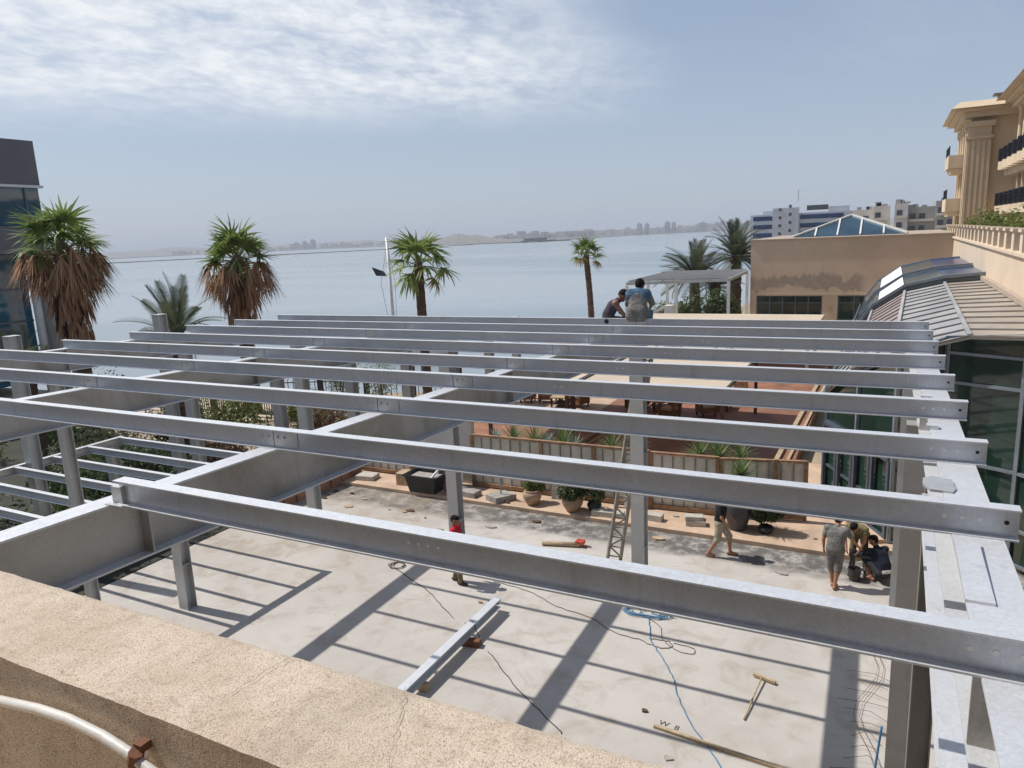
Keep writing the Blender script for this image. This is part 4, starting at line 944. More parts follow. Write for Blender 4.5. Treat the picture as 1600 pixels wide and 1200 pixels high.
def dead_leaf(seed):
    rd = random.Random(seed); mb = MB()
    mb.bar((0,0,0),(.9,0,-.1),.04,.025)
    for k in range(18):
        a = R(rd.uniform(-60,60)); d = Vector((math.cos(a),math.sin(a)*.8,rd.uniform(-.5,.2)))
        blade(mb, (.9,0,-.1), d, rd.uniform(.5,.95), .07, rd.uniform(.4,1.6), 3, taper=.8)
    return mb
FAN = [fan_leaf(s, d) for s, d in ((1,.5),(2,1.1),(3,1.8),(4,.8))]
for me in FAN: me.materials.append(MATS['fan_green'])
FANY = [fan_leaf(s, d) for s, d in ((8,1.2),(9,1.6))]
for me in FANY: me.materials.append(MATS['fan_yellow'])
def aim(o, d, roll=0.0):
    """point local +x along d with local z upward"""
    d = Vector(d).normalized(); z = Vector((0,0,1)); y = z.cross(d)
    y = y.normalized() if y.length > 1e-3 else Vector((0,1,0)); z2 = d.cross(y)
    m_ = Matrix((d, y, z2)).transposed().to_4x4()
    o.rotation_euler = (m_ @ Matrix.Rotation(roll, 4, 'X')).to_euler()
def trunk_mesh(h, r0, r1, lean=(0,0), seed=0, ringy=0.05, n=12):
    rd = random.Random(seed); pts, rs = [], []; steps = max(8, int(h/.16))
    for i in range(steps+1):
        f = i/steps; pts.append((lean[0]*f*f, lean[1]*f*f, h*f)); rs.append((r0+(r1-r0)*f)*(1+rd.uniform(-ringy,ringy)+ringy*(i % 2)))
    return MB().tube(pts, rs, n)
def fan_palm(label, x, y, zc, scale, nleaf, skirt_len, trunk_r, seed, lean=(0,0), yellow=4, elev=(-25,80), skirt_r=1.0, side_skirt=0, z0=-.1):
    rd = random.Random(seed)
    t = Thing('fan_palm', label, 'palm tree', (x,y,z0), 'fan palms along the lake'); H_ = zc-z0
    t.part('trunk', trunk_mesh(H_, trunk_r*1.15, trunk_r, lean, seed), 'palm_trunk').location = (0,0,0)
    tr = t.o.children[-1]; tr.data.transform(Matrix.Translation(t.loc))      # built at the local origin
    top = Vector((lean[0],lean[1],H_))
    cr = t.part('crown', MB().lathe([(trunk_r*.9,-.35),(trunk_r*1.25,-.05),(trunk_r*.9,.2),(.03,.55)], t.loc+top, 10), 'palm_trunk')
    for k in range(nleaf):
        el = R(elev[0]+(elev[1]-elev[0])*((k+.5)/nleaf)**0.9+rd.uniform(-9,9)); az = k*2.399+rd.uniform(-.25,.25)
        me = rd.choice(FAN if el > R(2) or k >= yellow else FANY)
        o = link('frond', me, None, cr, top+Vector((0,0,.12))); d = Vector((math.cos(az)*math.cos(el), math.sin(az)*math.cos(el), math.sin(el)))
        aim(o, d, rd.uniform(-.5,.5)); s_ = scale*rd.uniform(.85,1.12); o.scale = (s_,s_,s_)
    if skirt_len > 0:
        sk = MB(); nsk = int(150*skirt_len/2)
        for k in range(nsk):
            f = rd.random(); z = -f*skirt_len*.80+.05; az = rd.uniform(0,2*math.pi); r_ = trunk_r*1.1
            el = R(-62-22*f+rd.uniform(-10,12)); d = Vector((math.cos(az)*math.cos(el),math.sin(az)*math.cos(el),math.sin(el)))
            p = top+Vector((math.cos(az)*r_,math.sin(az)*r_,z)); L = rd.uniform(.7,1.15)*scale*skirt_r
            u = Vector((-math.sin(az),math.cos(az),0)); mid = p+d*L*.75
            blade(sk, p, d, L*.8, .05, .3, 2)
            for q in range(5):
                dd = (d+u*rd.uniform(-.35,.35)+Vector((0,0,-.35))).normalized(); blade(sk, mid, dd, L*rd.uniform(.5,.8), .11, .6, 2, up=Vector((math.cos(az),math.sin(az),.2)), taper=.7)
        for k in range(side_skirt):
            az = rd.uniform(0,2*math.pi); el = R(rd.uniform(-38,8)); d = Vector((math.cos(az)*math.cos(el),math.sin(az)*math.cos(el),math.sin(el)))
            p = top+Vector((0,0,rd.uniform(-.35,.05))); L = rd.uniform(.9,1.25)*scale; e = p+d*L; sk.tube([p, p+d*L*.55+Vector((0,0,.05)), e], [.022,.018,.012], 4, False)
            for q in range(16):
                dd = Vector((d.x*.5+rd.uniform(-.5,.5), d.y*.5+rd.uniform(-.5,.5), -.9)); blade(sk, e, dd, rd.uniform(.5,1.15)*scale, .075, .5, 3, up=Vector((d.x,d.y,.3)), taper=.75)
        t.part('dead_frond_skirt', MBoff(sk, t.loc), 'dead_frond', fix=False)['kind'] = 'stuff'
    return t
def MBoff(mb, off):
    mb.v = [(a+off[0],b+off[1],c+off[2]) for a,b,c in mb.v]; return mb
fan_palm('big shaggy fan palm with long brown skirt beside the glass office', -30.4, 18.6, 8.45, 1.30, 24, 3.3, .34, 5, yellow=10, elev=(-28,80), skirt_r=.92, side_skirt=64)
fan_palm('shaggy fan palm with brown skirt, second from the left', -28.8, 26.2, 7.55, 1.32, 24, 2.3, .34, 9, yellow=11, elev=(-30,80), skirt_r=.95, side_skirt=50)
fan_palm('clean-trunked fan palm in front of the boat mast', -19.55, 28.5, 7.0, 1.32, 17, 0, .21, 14, lean=(-.1,.1), yellow=2, elev=(-35,80))
fan_palm('slim small fan palm standing alone before the lake', -20.2, 52.3, 6.5, 1.05, 17, 0, .21, 17, lean=(-.35,0), yellow=3, elev=(-30,80))
# ---- feather palms
def date_frond(seed, L=2.6, droop=1.0, nl=60):
    rd = random.Random(seed); mb = MB(); d = Vector((1,0,.15)).normalized(); p = Vector((0,0,0)); n = 16; pts = [p.copy()]; dirs = [d.copy()]
    for i in range(n):
        d = (d-Vector((0,0,1))*droop*(0.3+1.4*i/n)/n).normalized(); p = p+d*L/n; pts.append(p.copy()); dirs.append(d.copy())
    mb.tube(pts, [.035*(1-.8*i/n) for i in range(n+1)], 4, False)
    for k in range(nl):
        f = .12+.88*k/nl; i = min(n-1, int(f*n)); c = pts[i].lerp(pts[i+1], f*n-i); dr = dirs[i]
        s_ = 1 if k % 2 else -1; l_ = .42*math.sin(math.pi*min(1,.15+f*.82))+.12
        dd = dr*.75+Vector((0,s_,0))*.75+dirs[i].cross(Vector((0,1,0)))*-.35*-1
        blade(mb, c, dd, l_*rd.uniform(.9,1.1), .058, .25, 2, taper=.85)
    return mb.mesh('date_frond', fix=False)
DATE = [date_frond(s, 2.6, d) for s, d in ((1,.45),(2,.9),(3,1.5),(4,1.15))]
for me in DATE: me.materials.append(MATS['date_green'])
def date_palm(label, x, y, zc, scale, nleaf, trunk_r, seed, elev=(-20,78), z0=-.1, upright=0, skirt=True):
    rd = random.Random(seed); t = Thing('date_palm', label, 'palm tree', (x,y,z0), 'date palms'); H_ = zc-z0
    t.part('trunk', MBoff(trunk_mesh(H_, trunk_r*1.1, trunk_r, (0,0), seed, .09), t.loc), 'palm_trunk')
    cr = t.part('crown', MB().lathe([(trunk_r,-.5),(trunk_r*1.35,-.1),(trunk_r,.25),(.05,.5)], t.loc+Vector((0,0,H_)), 10), 'palm_trunk')
    for k in range(nleaf):
        el = R(elev[0]+(elev[1]-elev[0])*((k+.5)/nleaf)+rd.uniform(-8,8)); az = k*2.399+rd.uniform(-.3,.3)
        me = DATE[0] if el > R(62) else rd.choice(DATE)
        o = link('frond', me, None, cr, (0,0,H_+.1)); aim(o, (math.cos(az)*math.cos(el),math.sin(az)*math.cos(el),math.sin(el)), rd.uniform(-.6,.6)); s_ = scale*rd.uniform(.85,1.1); o.scale = (s_,s_,s_)
    return t
date_palm('young feather palm with upright spears behind the unfinished post', -24.5, 18.9, 4.9, .92, 24, .30, 31, (-2,86))
date_palm('low feather palm at the foot of the glass office', -29.0, 15.6, 3.8, .75, 18, .26, 33, (0,80))
date_palm('date palm with wide grey-green crown left of the beige wing', -14.8, 62.9, 4.2, 1.32, 64, .42, 35, (-30,75))
date_palm('taller date palm just behind the corner of the beige wing', -12.4, 68.5, 5.5, 1.45, 66, .45, 37, (-32,78))
date_palm('short date palm between the two crowns beside the beige wing', -13.4, 64.5, 3.2, .9, 30, .40, 39, (-25,60))
# ---- shrubs
def leaf_cloud(seed, rx, ry, rz, n, size, lumps=7):
    rd = random.Random(seed); mb = MB(); cs = [(rd.uniform(-.55,.55)*rx, rd.uniform(-.55,.55)*ry, rd.uniform(.15,.75)*rz, rd.uniform(.38,.62)) for _ in range(lumps)]
    for k in range(n):
        cx_, cy_, cz_, r_ = rd.choice(cs); v = Vector((rd.gauss(0,1),rd.gauss(0,1),rd.gauss(0,1))).normalized()*(rd.random()**.30)
        p = Vector((cx_+v.x*r_*rx, cy_+v.y*r_*ry, max(.03, cz_+v.z*r_*rz*.8)))
        nrm = (v*.8+Vector((rd.uniform(-1,1),rd.uniform(-1,1),rd.uniform(-.3,1)))).normalized(); a = nrm.orthogonal().normalized(); b = nrm.cross(a); th = rd.uniform(0,6.3)
        a, b = a*math.cos(th)+b*math.sin(th), b*math.cos(th)-a*math.sin(th); s_ = size*rd.uniform(.6,1.35)
        mb.add([p-a*s_, p-b*s_*.42, p+a*s_, p+b*s_*.42], [(0,1,2,3)])
    return mb
def shrub(label, x, y, z, rx, ry, rz, n, size, mat, seed, name='shrub', cat='shrub', grp='garden shrubs', lumps=7):
    t = Thing(name, label, cat, (x,y,z), grp); st = MB(); rd = random.Random(seed)
    for k in range(5):
        a = rd.uniform(0,6.3); st.tube([(x,y,z),(x+math.cos(a)*rx*.35,y+math.sin(a)*ry*.35,z+rz*.6)],[.035,.012],5)
    t.part('stems', st, 'wood_dark')['kind'] = 'stuff'
    t.part('foliage', MBoff(leaf_cloud(seed,rx,ry,rz,n,size,lumps), t.loc), mat, fix=False)['kind'] = 'stuff'
    return t
SH = [(-26.3,22.6,1.9,1.6,1.9,1500,.10,'hedge_leaf','yellow-green shrub seen under the second rafter'),(-29.2,22.6,1.9,1.5,1.6,1200,.10,'shrub_dark','dark shrub beside the iron railing'),(-23.2,24.6,2.0,1.5,2.0,1500,.10,'hedge_leaf','rounded olive-green shrub between the bare posts'),
      (-21.4,23.2,1.2,1.0,1.5,800,.09,'shrub_brown','reddish brown shrub between the first bare posts'),(-25.6,29.2,1.2,1.2,2.6,900,.07,'olive_leaf','airy grey-green olive bush at the water edge'),(-23.4,29.8,1.1,1.1,2.3,800,.07,'olive_leaf','small airy olive bush beside the fan palm trunk'),
      (-30.6,18.0,2.0,1.7,2.0,1300,.10,'shrub_dark','dark shrub at the foot of the shaggy palm'),(-26.6,17.3,1.8,1.6,3.6,1700,.075,'olive_leaf','tall pale feathery bush behind the young feather palm'),(-34,14.4,2.4,2.2,3.6,1800,.11,'hedge_leaf','yellow-green shrub against the glass office'),
      (-23.5,13.2,2.0,2.0,2.2,1500,.10,'shrub_dark','dark shrub left of the low pergola'),(-19.9,11.2,2.0,1.6,1.5,1500,.10,'shrub_dark','dark planting under the far end of the pergola'),(-19.7,8.0,1.9,1.8,1.6,1600,.10,'hedge_leaf','green planting under the middle of the pergola'),(-19.2,13.9,1.6,1.2,1.5,1100,.09,'shrub_dark','dark clump just beyond the pergola end'),
      (-22.6,8.5,2.2,2.2,2.4,1700,.11,'shrub_dark','dark shrub outside the pergola on the far left'),(-21.6,18.4,1.8,1.2,1.6,1200,.10,'shrub_brown','brownish bush near the first bare post'),(-12.6,58.6,2.6,1.6,3.1,2200,.16,'shrub_dark','dense dark bush left of the beige wing'),(-15.6,58.4,2.2,1.6,2.9,1800,.15,'hedge_leaf','bright bush at the pergola beside the beige wing'),
      (-16.6,21.8,1.0,.8,1.6,900,.08,'hedge_leaf','bright bush behind the whitewashed wall')]
SH += [(-24.5,6.2,2.4,2.2,2.6,1900,.11,'shrub_dark','dark shrub at the left edge below the pergola'),(-25.8,10.2,2.4,2.0,2.4,1900,.11,'shrub_dark','dark shrub between the glass office and the pergola'),(-22.4,15.8,2.0,1.5,1.9,1500,.10,'shrub_dark','dark shrub behind the unfinished far left post'),(-27.6,20.6,1.8,1.3,1.8,1400,.10,'shrub_dark','dark shrub in front of the sandy path')]
for k, (x, y, rx, ry, rz, n, sz, mt_, lab) in enumerate(SH): shrub(lab, x, y, -.05, rx, ry, rz, int(n*1.9), sz*.9, mt_, 100+k)
for k in range(7): shrub('clipped hedge %s behind the podium balustrade' % ['nearest the camera','second in line','third in line','fourth in line','fifth in line','sixth in line','at the pavilion end'][k], 5.0, 30+k*4.6, 6.5, .8, 2.7, 1.75+.2*(k % 2), 1500, .11, 'hedge_leaf', 200+k, 'hedge', 'hedge', 'hedges on the podium', 12)
# ---- spiky plants
def spiky(mat, n, L, wd, seed, elev=(5,85), droop=.35):
    rd = random.Random(seed); mb = MB()
    for k in range(n):
        el = R(elev[0]+(elev[1]-elev[0])*((k+.5)/n)); az = k*2.399; d = (math.cos(az)*math.cos(el),math.sin(az)*math.cos(el),math.sin(el))
        blade(mb, (0,0,0), d, L*rd.uniform(.75,1.1), wd, droop*rd.uniform(.3,1.4), 3, taper=.85)
    me = mb.mesh('leaf_rosette', fix=False); me.materials.append(MATS[mat]); return me
YUC = spiky('yucca_leaf', 70, .82, .055, 3); AGA = spiky('agave_leaf', 34, .62, .10, 4, (8,75), .1); YBIG = spiky('yucca_leaf', 150, .72, .055, 6, (-45,80), .25)
PLN = [(-10.75,20.5,.95,'Y','yucca at the left end of the fence planter'),(-10.05,20.6,.95,'Y','second yucca behind the long fence'),(-9.55,20.45,.8,'A','grey agave between the yuccas'),(-9.05,20.6,1.0,'Y','third yucca behind the long fence'),(-8.6,20.5,.8,'A','grey-blue agave right of the third yucca'),(-7.4,20.6,.9,'Y','fourth yucca, left of the lattice ladder'),(-6.75,20.6,.9,'Y','fifth yucca, touching the lattice ladder'),
       (-4.75,20.9,.85,'Y','yucca at the left of the slanted fence'),(-4.2,20.9,.95,'Y','middle yucca above the slanted fence'),(-3.6,21.0,.85,'Y','right yucca above the slanted fence'),(-11.5,20.6,.7,'A','small pale agave above the fence corner')]
for x, y, s_, k, lab in PLN:
    t = Thing('spiky_plant', lab, 'plant', (x,y,.45), 'spiky plants in the fence planter'); t.part('stem', MB().tube([(x,y,.45),(x,y,1.62)],.05,6), 'palm_trunk')
    o = link('leaf_rosette', YUC if k == 'Y' else AGA, None, t.o, (0,0,1.16)); o.scale = (s_,)*3; o.rotation_euler.z = x*7
# ---- pots on the paved strip
def pot(label, x, y, h, r, mat, plant, seed, leafm='shrub_dark', pn=900, pr=.34, ph=.55, group='potted plants by the fence'):
    t = Thing('plant_pot', label, 'potted plant', (x,y,.115), group); z = .115
    t.part('pot', MB().lathe([(r*.52,0),(r*.62,.03),(r*.92,h*.45),(r,h*.68),(r*.9,h*.86),(r*.72,h*.92),(r*.80,h*.96),(r*.80,h),(r*.68,h),(r*.66,h*.93),(.01,h*.92)], (x,y,z), 24), mat, smooth=True)
    if plant == 'bush': t.part('foliage', MBoff(leaf_cloud(seed,pr,pr,ph,pn,.045,6),(x,y,z+h*.85)), leafm, fix=False)['kind'] = 'stuff'
    else:
        t.part('stem', MB().tube([(x,y,z+h*.8),(x+.05,y,z+h+.55)],[.06,.05],8), 'palm_trunk')
        o = link('leaf_rosette', YBIG, None, t.o, (.05,0,h+.55)); o.scale = (.88,)*3
    return t
pot('rounded sandy clay pot with a green bush, left of the stone slab', -9.45, 19.05, .46, .30, 'terracotta_pot', 'bush', 301, 'hedge_leaf', 2400, .40, .60)
pot('ribbed clay pot with a bush, right of the stone slab', -8.08, 18.98, .48, .33, 'terracotta_pot', 'bush', 302, 'shrub_dark', 2400, .46, .60)
pot('small black plastic pot with a bush', -7.45, 19.15, .30, .22, 'black_plastic', 'bush', 303, 'shrub_dark', 1500, .42, .72)
pot('big dark slate urn with a tall yucca', -3.35, 19.35, .98, .38, 'dark_pot', 'yucca', 304)
pot('black pot with dense dark bush near the glass doors', -2.60, 19.3, .20, .22, 'black_plastic', 'bush', 305, 'shrub_dark', 4200, .55, .72)

# ================================================================== SMALL THINGS ON SITE
def slabblock(label, x, y, z, sx, sy, sz, rz, mat='concrete_block', name='concrete_block', cat='block', grp=None):
    me = MB().box((-sx/2,-sy/2,0),(sx/2,sy/2,sz)).mesh(name); o = link(name, me, mat, None, (x,y,z)); o.rotation_euler.z = R(rz); bevel(o,.012); tag(o, label, cat, grp); return o
slabblock('grey concrete block, left of the parasol base', -11.75,19.05,.112,.75,.42,.17,-6)
t = Thing('parasol_base', 'square grey concrete parasol base with a thin upright tube', 'parasol base', (-10.55,19.05,.112)); t.part('base', MB().prism([(-11.0,18.85),(-10.5,18.62),(-10.08,19.2),(-10.6,19.42)],.112,.30), 'concrete_block'); t.part('tube', MB().tube([(-10.55,19.05,.3),(-10.53,19.05,1.35)],.025,8), 'alu_frame')
slabblock('flat block at the left foot of the short fence', -16.0,19.25,.112,.7,.5,.16,10,'pale_stone')
slabblock('long kerbstone lying left of the ladder foot', -6.95,18.95,.112,.95,.28,.16,4,'pale_stone'); slabblock('kerbstone lying right of the ladder', -5.75,19.15,.112,.75,.26,.18,-3,'pale_stone')
slabblock('lower of two stacked pale blocks behind the walking man', -4.45,19.2,.112,.55,.3,.15,12,'pale_stone'); slabblock('upper of two stacked pale blocks behind the walking man', -4.5,19.2,.264,.5,.28,.12,16,'pale_stone')
o = slabblock('grey stone slab propped upright between the clay pots', -8.85,19.72,.112,.48,.10,.86,4,'concrete_block','stone_slab','slab'); o.rotation_euler.x = R(-10)
o = slabblock('pale stone slab propped against the fence beside the ladder', -6.55,19.72,.112,.30,.09,.85,0,'pale_stone','stone_slab','slab'); o.rotation_euler.x = R(-10)
slabblock('wooden crate under the black tub', -14.35,19.3,.112,.55,.5,.42,5,'wood_pale','crate','crate')
t = Thing('black_tub', 'black plastic mortar tub at the foot of the white wall', 'tub', (-13.3,18.95,.112))
def tub(z0, h, a, b, a2, b2, cx_, cy_):
    vs = [(cx_+sx*a_, cy_+sy*b_, z_) for (a_, b_, z_) in ((a,b,z0),(a2,b2,z0+h),(a2-.03,b2-.03,z0+h),(a-.03,b-.03,z0+.03)) for sx, sy in ((-1,-1),(1,-1),(1,1),(-1,1))]
    fs = [(3,2,1,0)]+[(r_*4+i, r_*4+(i+1) % 4, (r_+1)*4+(i+1) % 4, (r_+1)*4+i) for r_ in range(3) for i in range(4)]+[(12,13,14,15)]
    return MB().add(vs, fs)
t.part('body', tub(.112,.58,.48,.30,.60,.38,-13.3,18.95), 'black_plastic'); t.part('rim', MB().bar((-13.93,18.55,.69),(-12.67,18.55,.69),.05,.05).bar((-13.93,19.35,.69),(-12.67,19.35,.69),.05,.05).bar((-13.93,18.525,.69),(-13.93,19.375,.69),.05,.05).bar((-12.67,18.525,.69),(-12.67,19.375,.69),.05,.05), 'black_plastic')
t.part('contents', MB().box((-13.8,18.65,.55),(-12.8,19.25,.62)), 'concrete_block')
single('white_batten', MB().bar((-13.0,18.8,.60),(-12.35,19.3,1.45),.09,.05), 'white_sheet', 'white batten sticking out of the black tub', 'batten', (-13,18.8,.6))
sh = MB(); vs = []; rnd = random.Random(4)
for i in range(15):
    for j in range(9): vs.append((-14.0+i*.135, 19.55+.30*math.sin(i*.7)*(1-j/8)*.5+rnd.uniform(-.05,.05)+(.30 if j > 6 else -.25*(1-j/8)), .14+j*.155+rnd.uniform(-.04,.04)))
sh.add(vs, [(i*9+j,(i+1)*9+j,(i+1)*9+j+1,i*9+j+1) for i in range(14) for j in range(8)])
o = single('plastic_sheet', sh, 'plastic_sheet', 'crumpled translucent sheet hung behind the black tub', 'sheet', (-13,19.5,.12), smooth=True); md = o.modifiers.new('s','SOLIDIFY'); md.thickness = .01
t = Thing('hand_cart', 'small rusty trolley wheel lying right of the black tub', 'wheel', (-12.35,18.95,.112)); tw_ = MB()
tw_.tube([(-12.35+.22*math.cos(a*math.pi/8),18.9,.35+.22*math.sin(a*math.pi/8)) for a in range(17)],.035,6); t.part('tyre', tw_, 'rusty'); t.part('hub', MB().tube([(-12.35,18.85,.35),(-12.35,18.95,.35)],.07,10), 'rusty')
# spare I-beam lying on packing
t = Thing('spare_beam', 'short galvanised beam lying on blocks on the slab', 'steel beam', (-7.3,11.5,0)); zb_ = .33
t.part('top_flange', MB().box((-7.50,9.3,zb_),(-7.32,12.95,zb_+.012)), 'galv_lit'); t.part('web', MB().box((-7.418,9.3,zb_-.17),(-7.408,12.95,zb_)), 'galv'); t.part('bottom_flange', MB().box((-7.50,9.3,zb_-.182),(-7.32,12.95,zb_-.17)), 'galv_lit')
t.part('end_plate', MB().box((-7.56,12.951,zb_-.14),(-7.36,13.05,zb_-.02)), 'galv')
slabblock('reddish packing block under the spare beam', -7.28,11.55,.0,.42,.16,.145,12,'rusty','packing_block','block'); slabblock('packing block under the near end of the spare beam', -7.40,9.9,.0,.34,.14,.145,0,'wood_pale','packing_block','block')
# broom
t = Thing('broom', 'wooden broom lying on the slab', 'broom', (-1.75,12,0)); t.part('handle', MB().tube([(-1.80,11.36,.03),(-1.70,12.62,.09)],.016,8), 'wood_pale'); t.part('head', MB().bar((-1.86,12.72,.05),(-1.46,12.60,.05),.06,.05), 'wood_pale')
br = MB()
for k in range(40): x = -1.85+k*.0098; y_ = 12.72-(k*.003); br.tube([(x,y_+.03,.05),(x+random.uniform(-.02,.02),y_+.11,.012)],.004,3,False)
t.part('bristles', br, 'wood_dark')['kind'] = 'stuff'
# plank with pencil marks beside it
single('plank', MB().prism([(-3.14,10.56),(-3.13,10.62),(-0.75,10.40),(-0.76,10.34)], .004, .05), 'wood_pale', 'long thin plank lying near the parapet on the slab', 'plank', (-2,10.5,0))
def text_mesh(s, size):
    c = bpy.data.curves.new('txt','FONT'); c.body = s; c.size = size; c.extrude = .001; o = bpy.data.objects.new('txt', c); COL.objects.link(o)
    bpy.context.view_layer.update(); me = bpy.data.meshes.new_from_object(o.evaluated_get(bpy.context.evaluated_depsgraph_get())); bpy.data.objects.remove(o); return me
mk = link('chalk_mark', text_mesh('W  8', .17), 'pencil_black', None, (-3.10,10.70,.004)); mk.rotation_euler.z = R(-6); tag(mk, 'pencilled W 8 mark on the slab beside the plank', 'mark')
# cables
def cable(label, pts, r_, mat, n=6, sub=6, seed=0, wob=.03):
    rd = random.Random(seed); P = [Vector(p) for p in pts]; out_ = []
    for i in range(len(P)-1):
        p0, p1, p2, p3 = P[max(i-1,0)], P[i], P[i+1], P[min(i+2,len(P)-1)]
        for k in range(sub):
            u = k/sub; q = .5*((2*p1)+(p2-p0)*u+(2*p0-5*p1+4*p2-p3)*u*u+(3*p1-p0-3*p2+p3)*u**3); out_.append(q+Vector((rd.uniform(-wob,wob),rd.uniform(-wob,wob),0)))
    out_.append(P[-1]); return single('cable', MB().tube(out_, r_, n), mat, label, 'cable', tuple(P[0]), smooth=True)
g_ = lambda *a: [(x,y,.012) for x,y in a]
cable('blue cable snaking down the slab towards the parapet', g_((-4.25,14.0),(-4.1,13.6),(-4.0,13.3),(-3.88,13.05),(-3.55,12.6),(-3.2,12.07),(-3.0,11.6),(-2.62,10.95),(-2.25,10.5),(-1.94,10.1),(-1.8,9.7)), .011, 'cable_blue', seed=1, wob=.01)
coil = []
rd = random.Random(2)
for k in range(60): a = k*.55; coil.append((-4.45+.55*math.cos(a)*rd.uniform(.4,1)+k*.004, 14.15+.22*math.sin(a)*rd.uniform(.5,1), .015+k*.0006))
cable('tangled blue cable coil half under the nearest purlin', coil, .011, 'cable_blue', 5, 2, 3)
cable('thin dark cord running from the cord tangle to the parapet', g_((-11.1,14.2),(-10.9,13.9),(-9.39,13.16),(-8.6,12.6),(-7.65,12.03))+[(-7.4,11.85,.36)]+g_((-7.1,11.7),(-6.6,11.3),(-5.7,10.6),(-4.63,9.92),(-4.5,9.8)), .009, 'cable_dark', seed=4, wob=.015)
cable('thin looping cord on the slab left of the blue coil', g_((-8.2,14.2),(-7.2,14.1),(-6.3,13.7),(-5.4,13.5),(-4.7,13.15),(-4.2,13.1),(-3.75,12.95),(-3.5,13.05),(-3.6,13.25),(-4.0,13.2)), .008, 'cable_grey', seed=5, wob=.02)
cable('thin cord with open loop right of the blue coil', g_((-4.2,13.95),(-3.9,13.7),(-3.75,13.3),(-3.35,12.98),(-3.05,13.0),(-3.1,13.2),(-3.5,13.22)), .007, 'cable_grey', seed=6, wob=.01)
cl_ = [(-10.95+.28*math.cos(k*.8)*(.5+.5*((k*37) % 10)/10), 14.05+.18*math.sin(k*.8), .012+k*.001) for k in range(22)]
cable('small tangle of thin cord under the nearest purlin', cl_, .008, 'cable_dark', 5, 3, 7)
t = Thing('reinforcing_wire', 'bent rusty tie wires at the foot of the near right post', 'wire', (.15,11.8,0)); rd = random.Random(8); y = 10.6
for k in range(11):
    y = 10.5+k*.3; x = .10+rd.uniform(-.08,.08); L = rd.uniform(.35,.8); t.part('wire', MB().tube([(x-L*.6,y+rd.uniform(-.1,.1),.02),(x,y,.05+rd.uniform(0,.1)),(x+L*.5,y-.05+rd.uniform(-.1,.1),.03)],.004,4), 'rusty')
for off in (0,.1): t.part('wire', MB().tube([(.02+off+.18*math.sin(q*.9),10.1+q*.42,.04) for q in range(11)],.004,4), 'rusty')
cable('blue strap hanging on the near right post', [(.12,8.70,.9),(.15,8.71,1.6),(.20,8.72,2.3)], .014, 'cable_blue', seed=9, wob=0)
t = Thing('pipe_offcut', 'pale pipe with red end lying on the slab', 'pipe', (-7.4,16.7,0)); t.part('pipe', MB().tube([(-7.99,16.6,.07),(-7.0,16.85,.07)],.062,12), 'wood_pale', smooth=True); t.part('red_fitting', MB().box((-7.12,16.80,.07),(-6.9,17.02,.16)), 'red_plastic'); t.part('rod', MB().tube([(-7.0,16.85,.05),(-6.7,16.93,.03)],.018,6), 'rusty')
# debris
rd = random.Random(12); P_ = [(-15.0,17.0),(-11.4,16.1),(-12.9,17.4),(-11.2,16.4),(-14.4,16.0),(-5.2,18.1),(-9.9,17.2),(-8.8,18.0),(-1.9,17.2),(-10.2,15.9)]+[(rd.uniform(-16.8,-10),rd.uniform(15.2,18.3)) for _ in range(14)]+[(rd.uniform(-9,0),rd.uniform(9.5,18.2)) for _ in range(5)]+[(rd.uniform(-16,-1),rd.uniform(18.8,19.6)) for _ in range(6)]
for k, (x, y) in enumerate(P_):
    me = MB(); n = 7; q_ = 1.0 if k < 10 else rd.uniform(.18,.6); pts = [(math.cos(a/n*6.28)*rd.uniform(.09,.22)*q_, math.sin(a/n*6.28)*rd.uniform(.06,.13)*q_) for a in range(n)]; me.prism(pts, 0, rd.uniform(.02,.05))
    tag(link('rubble', me.mesh('rubble'), ['wood_pale','concrete_block','palm_trunk','concrete_block','wood_dark'][k % 5], None, (x,y,.002 if y < 18.6 else .112)), 'small flat rubble piece lying on the dirty floor', 'rubble', 'rubble scattered on the slab')
# lattice ladder
t = Thing('lattice_ladder', 'old lattice ladder leaning up to the roof beside the post', 'ladder', (-5.9,16.35,0))
b0, b1 = Vector((-6.05,16.38,0)), Vector((-5.72,16.42,0)); t0, t1 = Vector((-4.78,15.16,5.6)), Vector((-4.49,15.19,5.6)); off = Vector((.02,.16,.02))
for p, q in ((b0,t0),(b1,t1)): t.part('rail', MB().bar(p,q,.07,.06), 'old_ladder'); 
n = 19
for i in range(n):
    f, g2 = (i+.5)/n, (i+1.5)/n; t.part('rung', MB().bar(b0.lerp(t0,f), b1.lerp(t1,f), .03,.03), 'old_ladder')
    if i < n-1: t.part('brace', MB().bar(b0.lerp(t0,f), b1.lerp(t1,g2), .035,.035) if i % 2 else MB().bar(b1.lerp(t1,f), b0.lerp(t0,g2), .035,.035), 'old_ladder')
t.part('rope_knot', MB().tube([b0.lerp(t0,.47)+Vector((.17+.22*math.cos(a),.04,.10*math.sin(a*1.3))) for a in range(14)],.03,6), 'old_ladder')
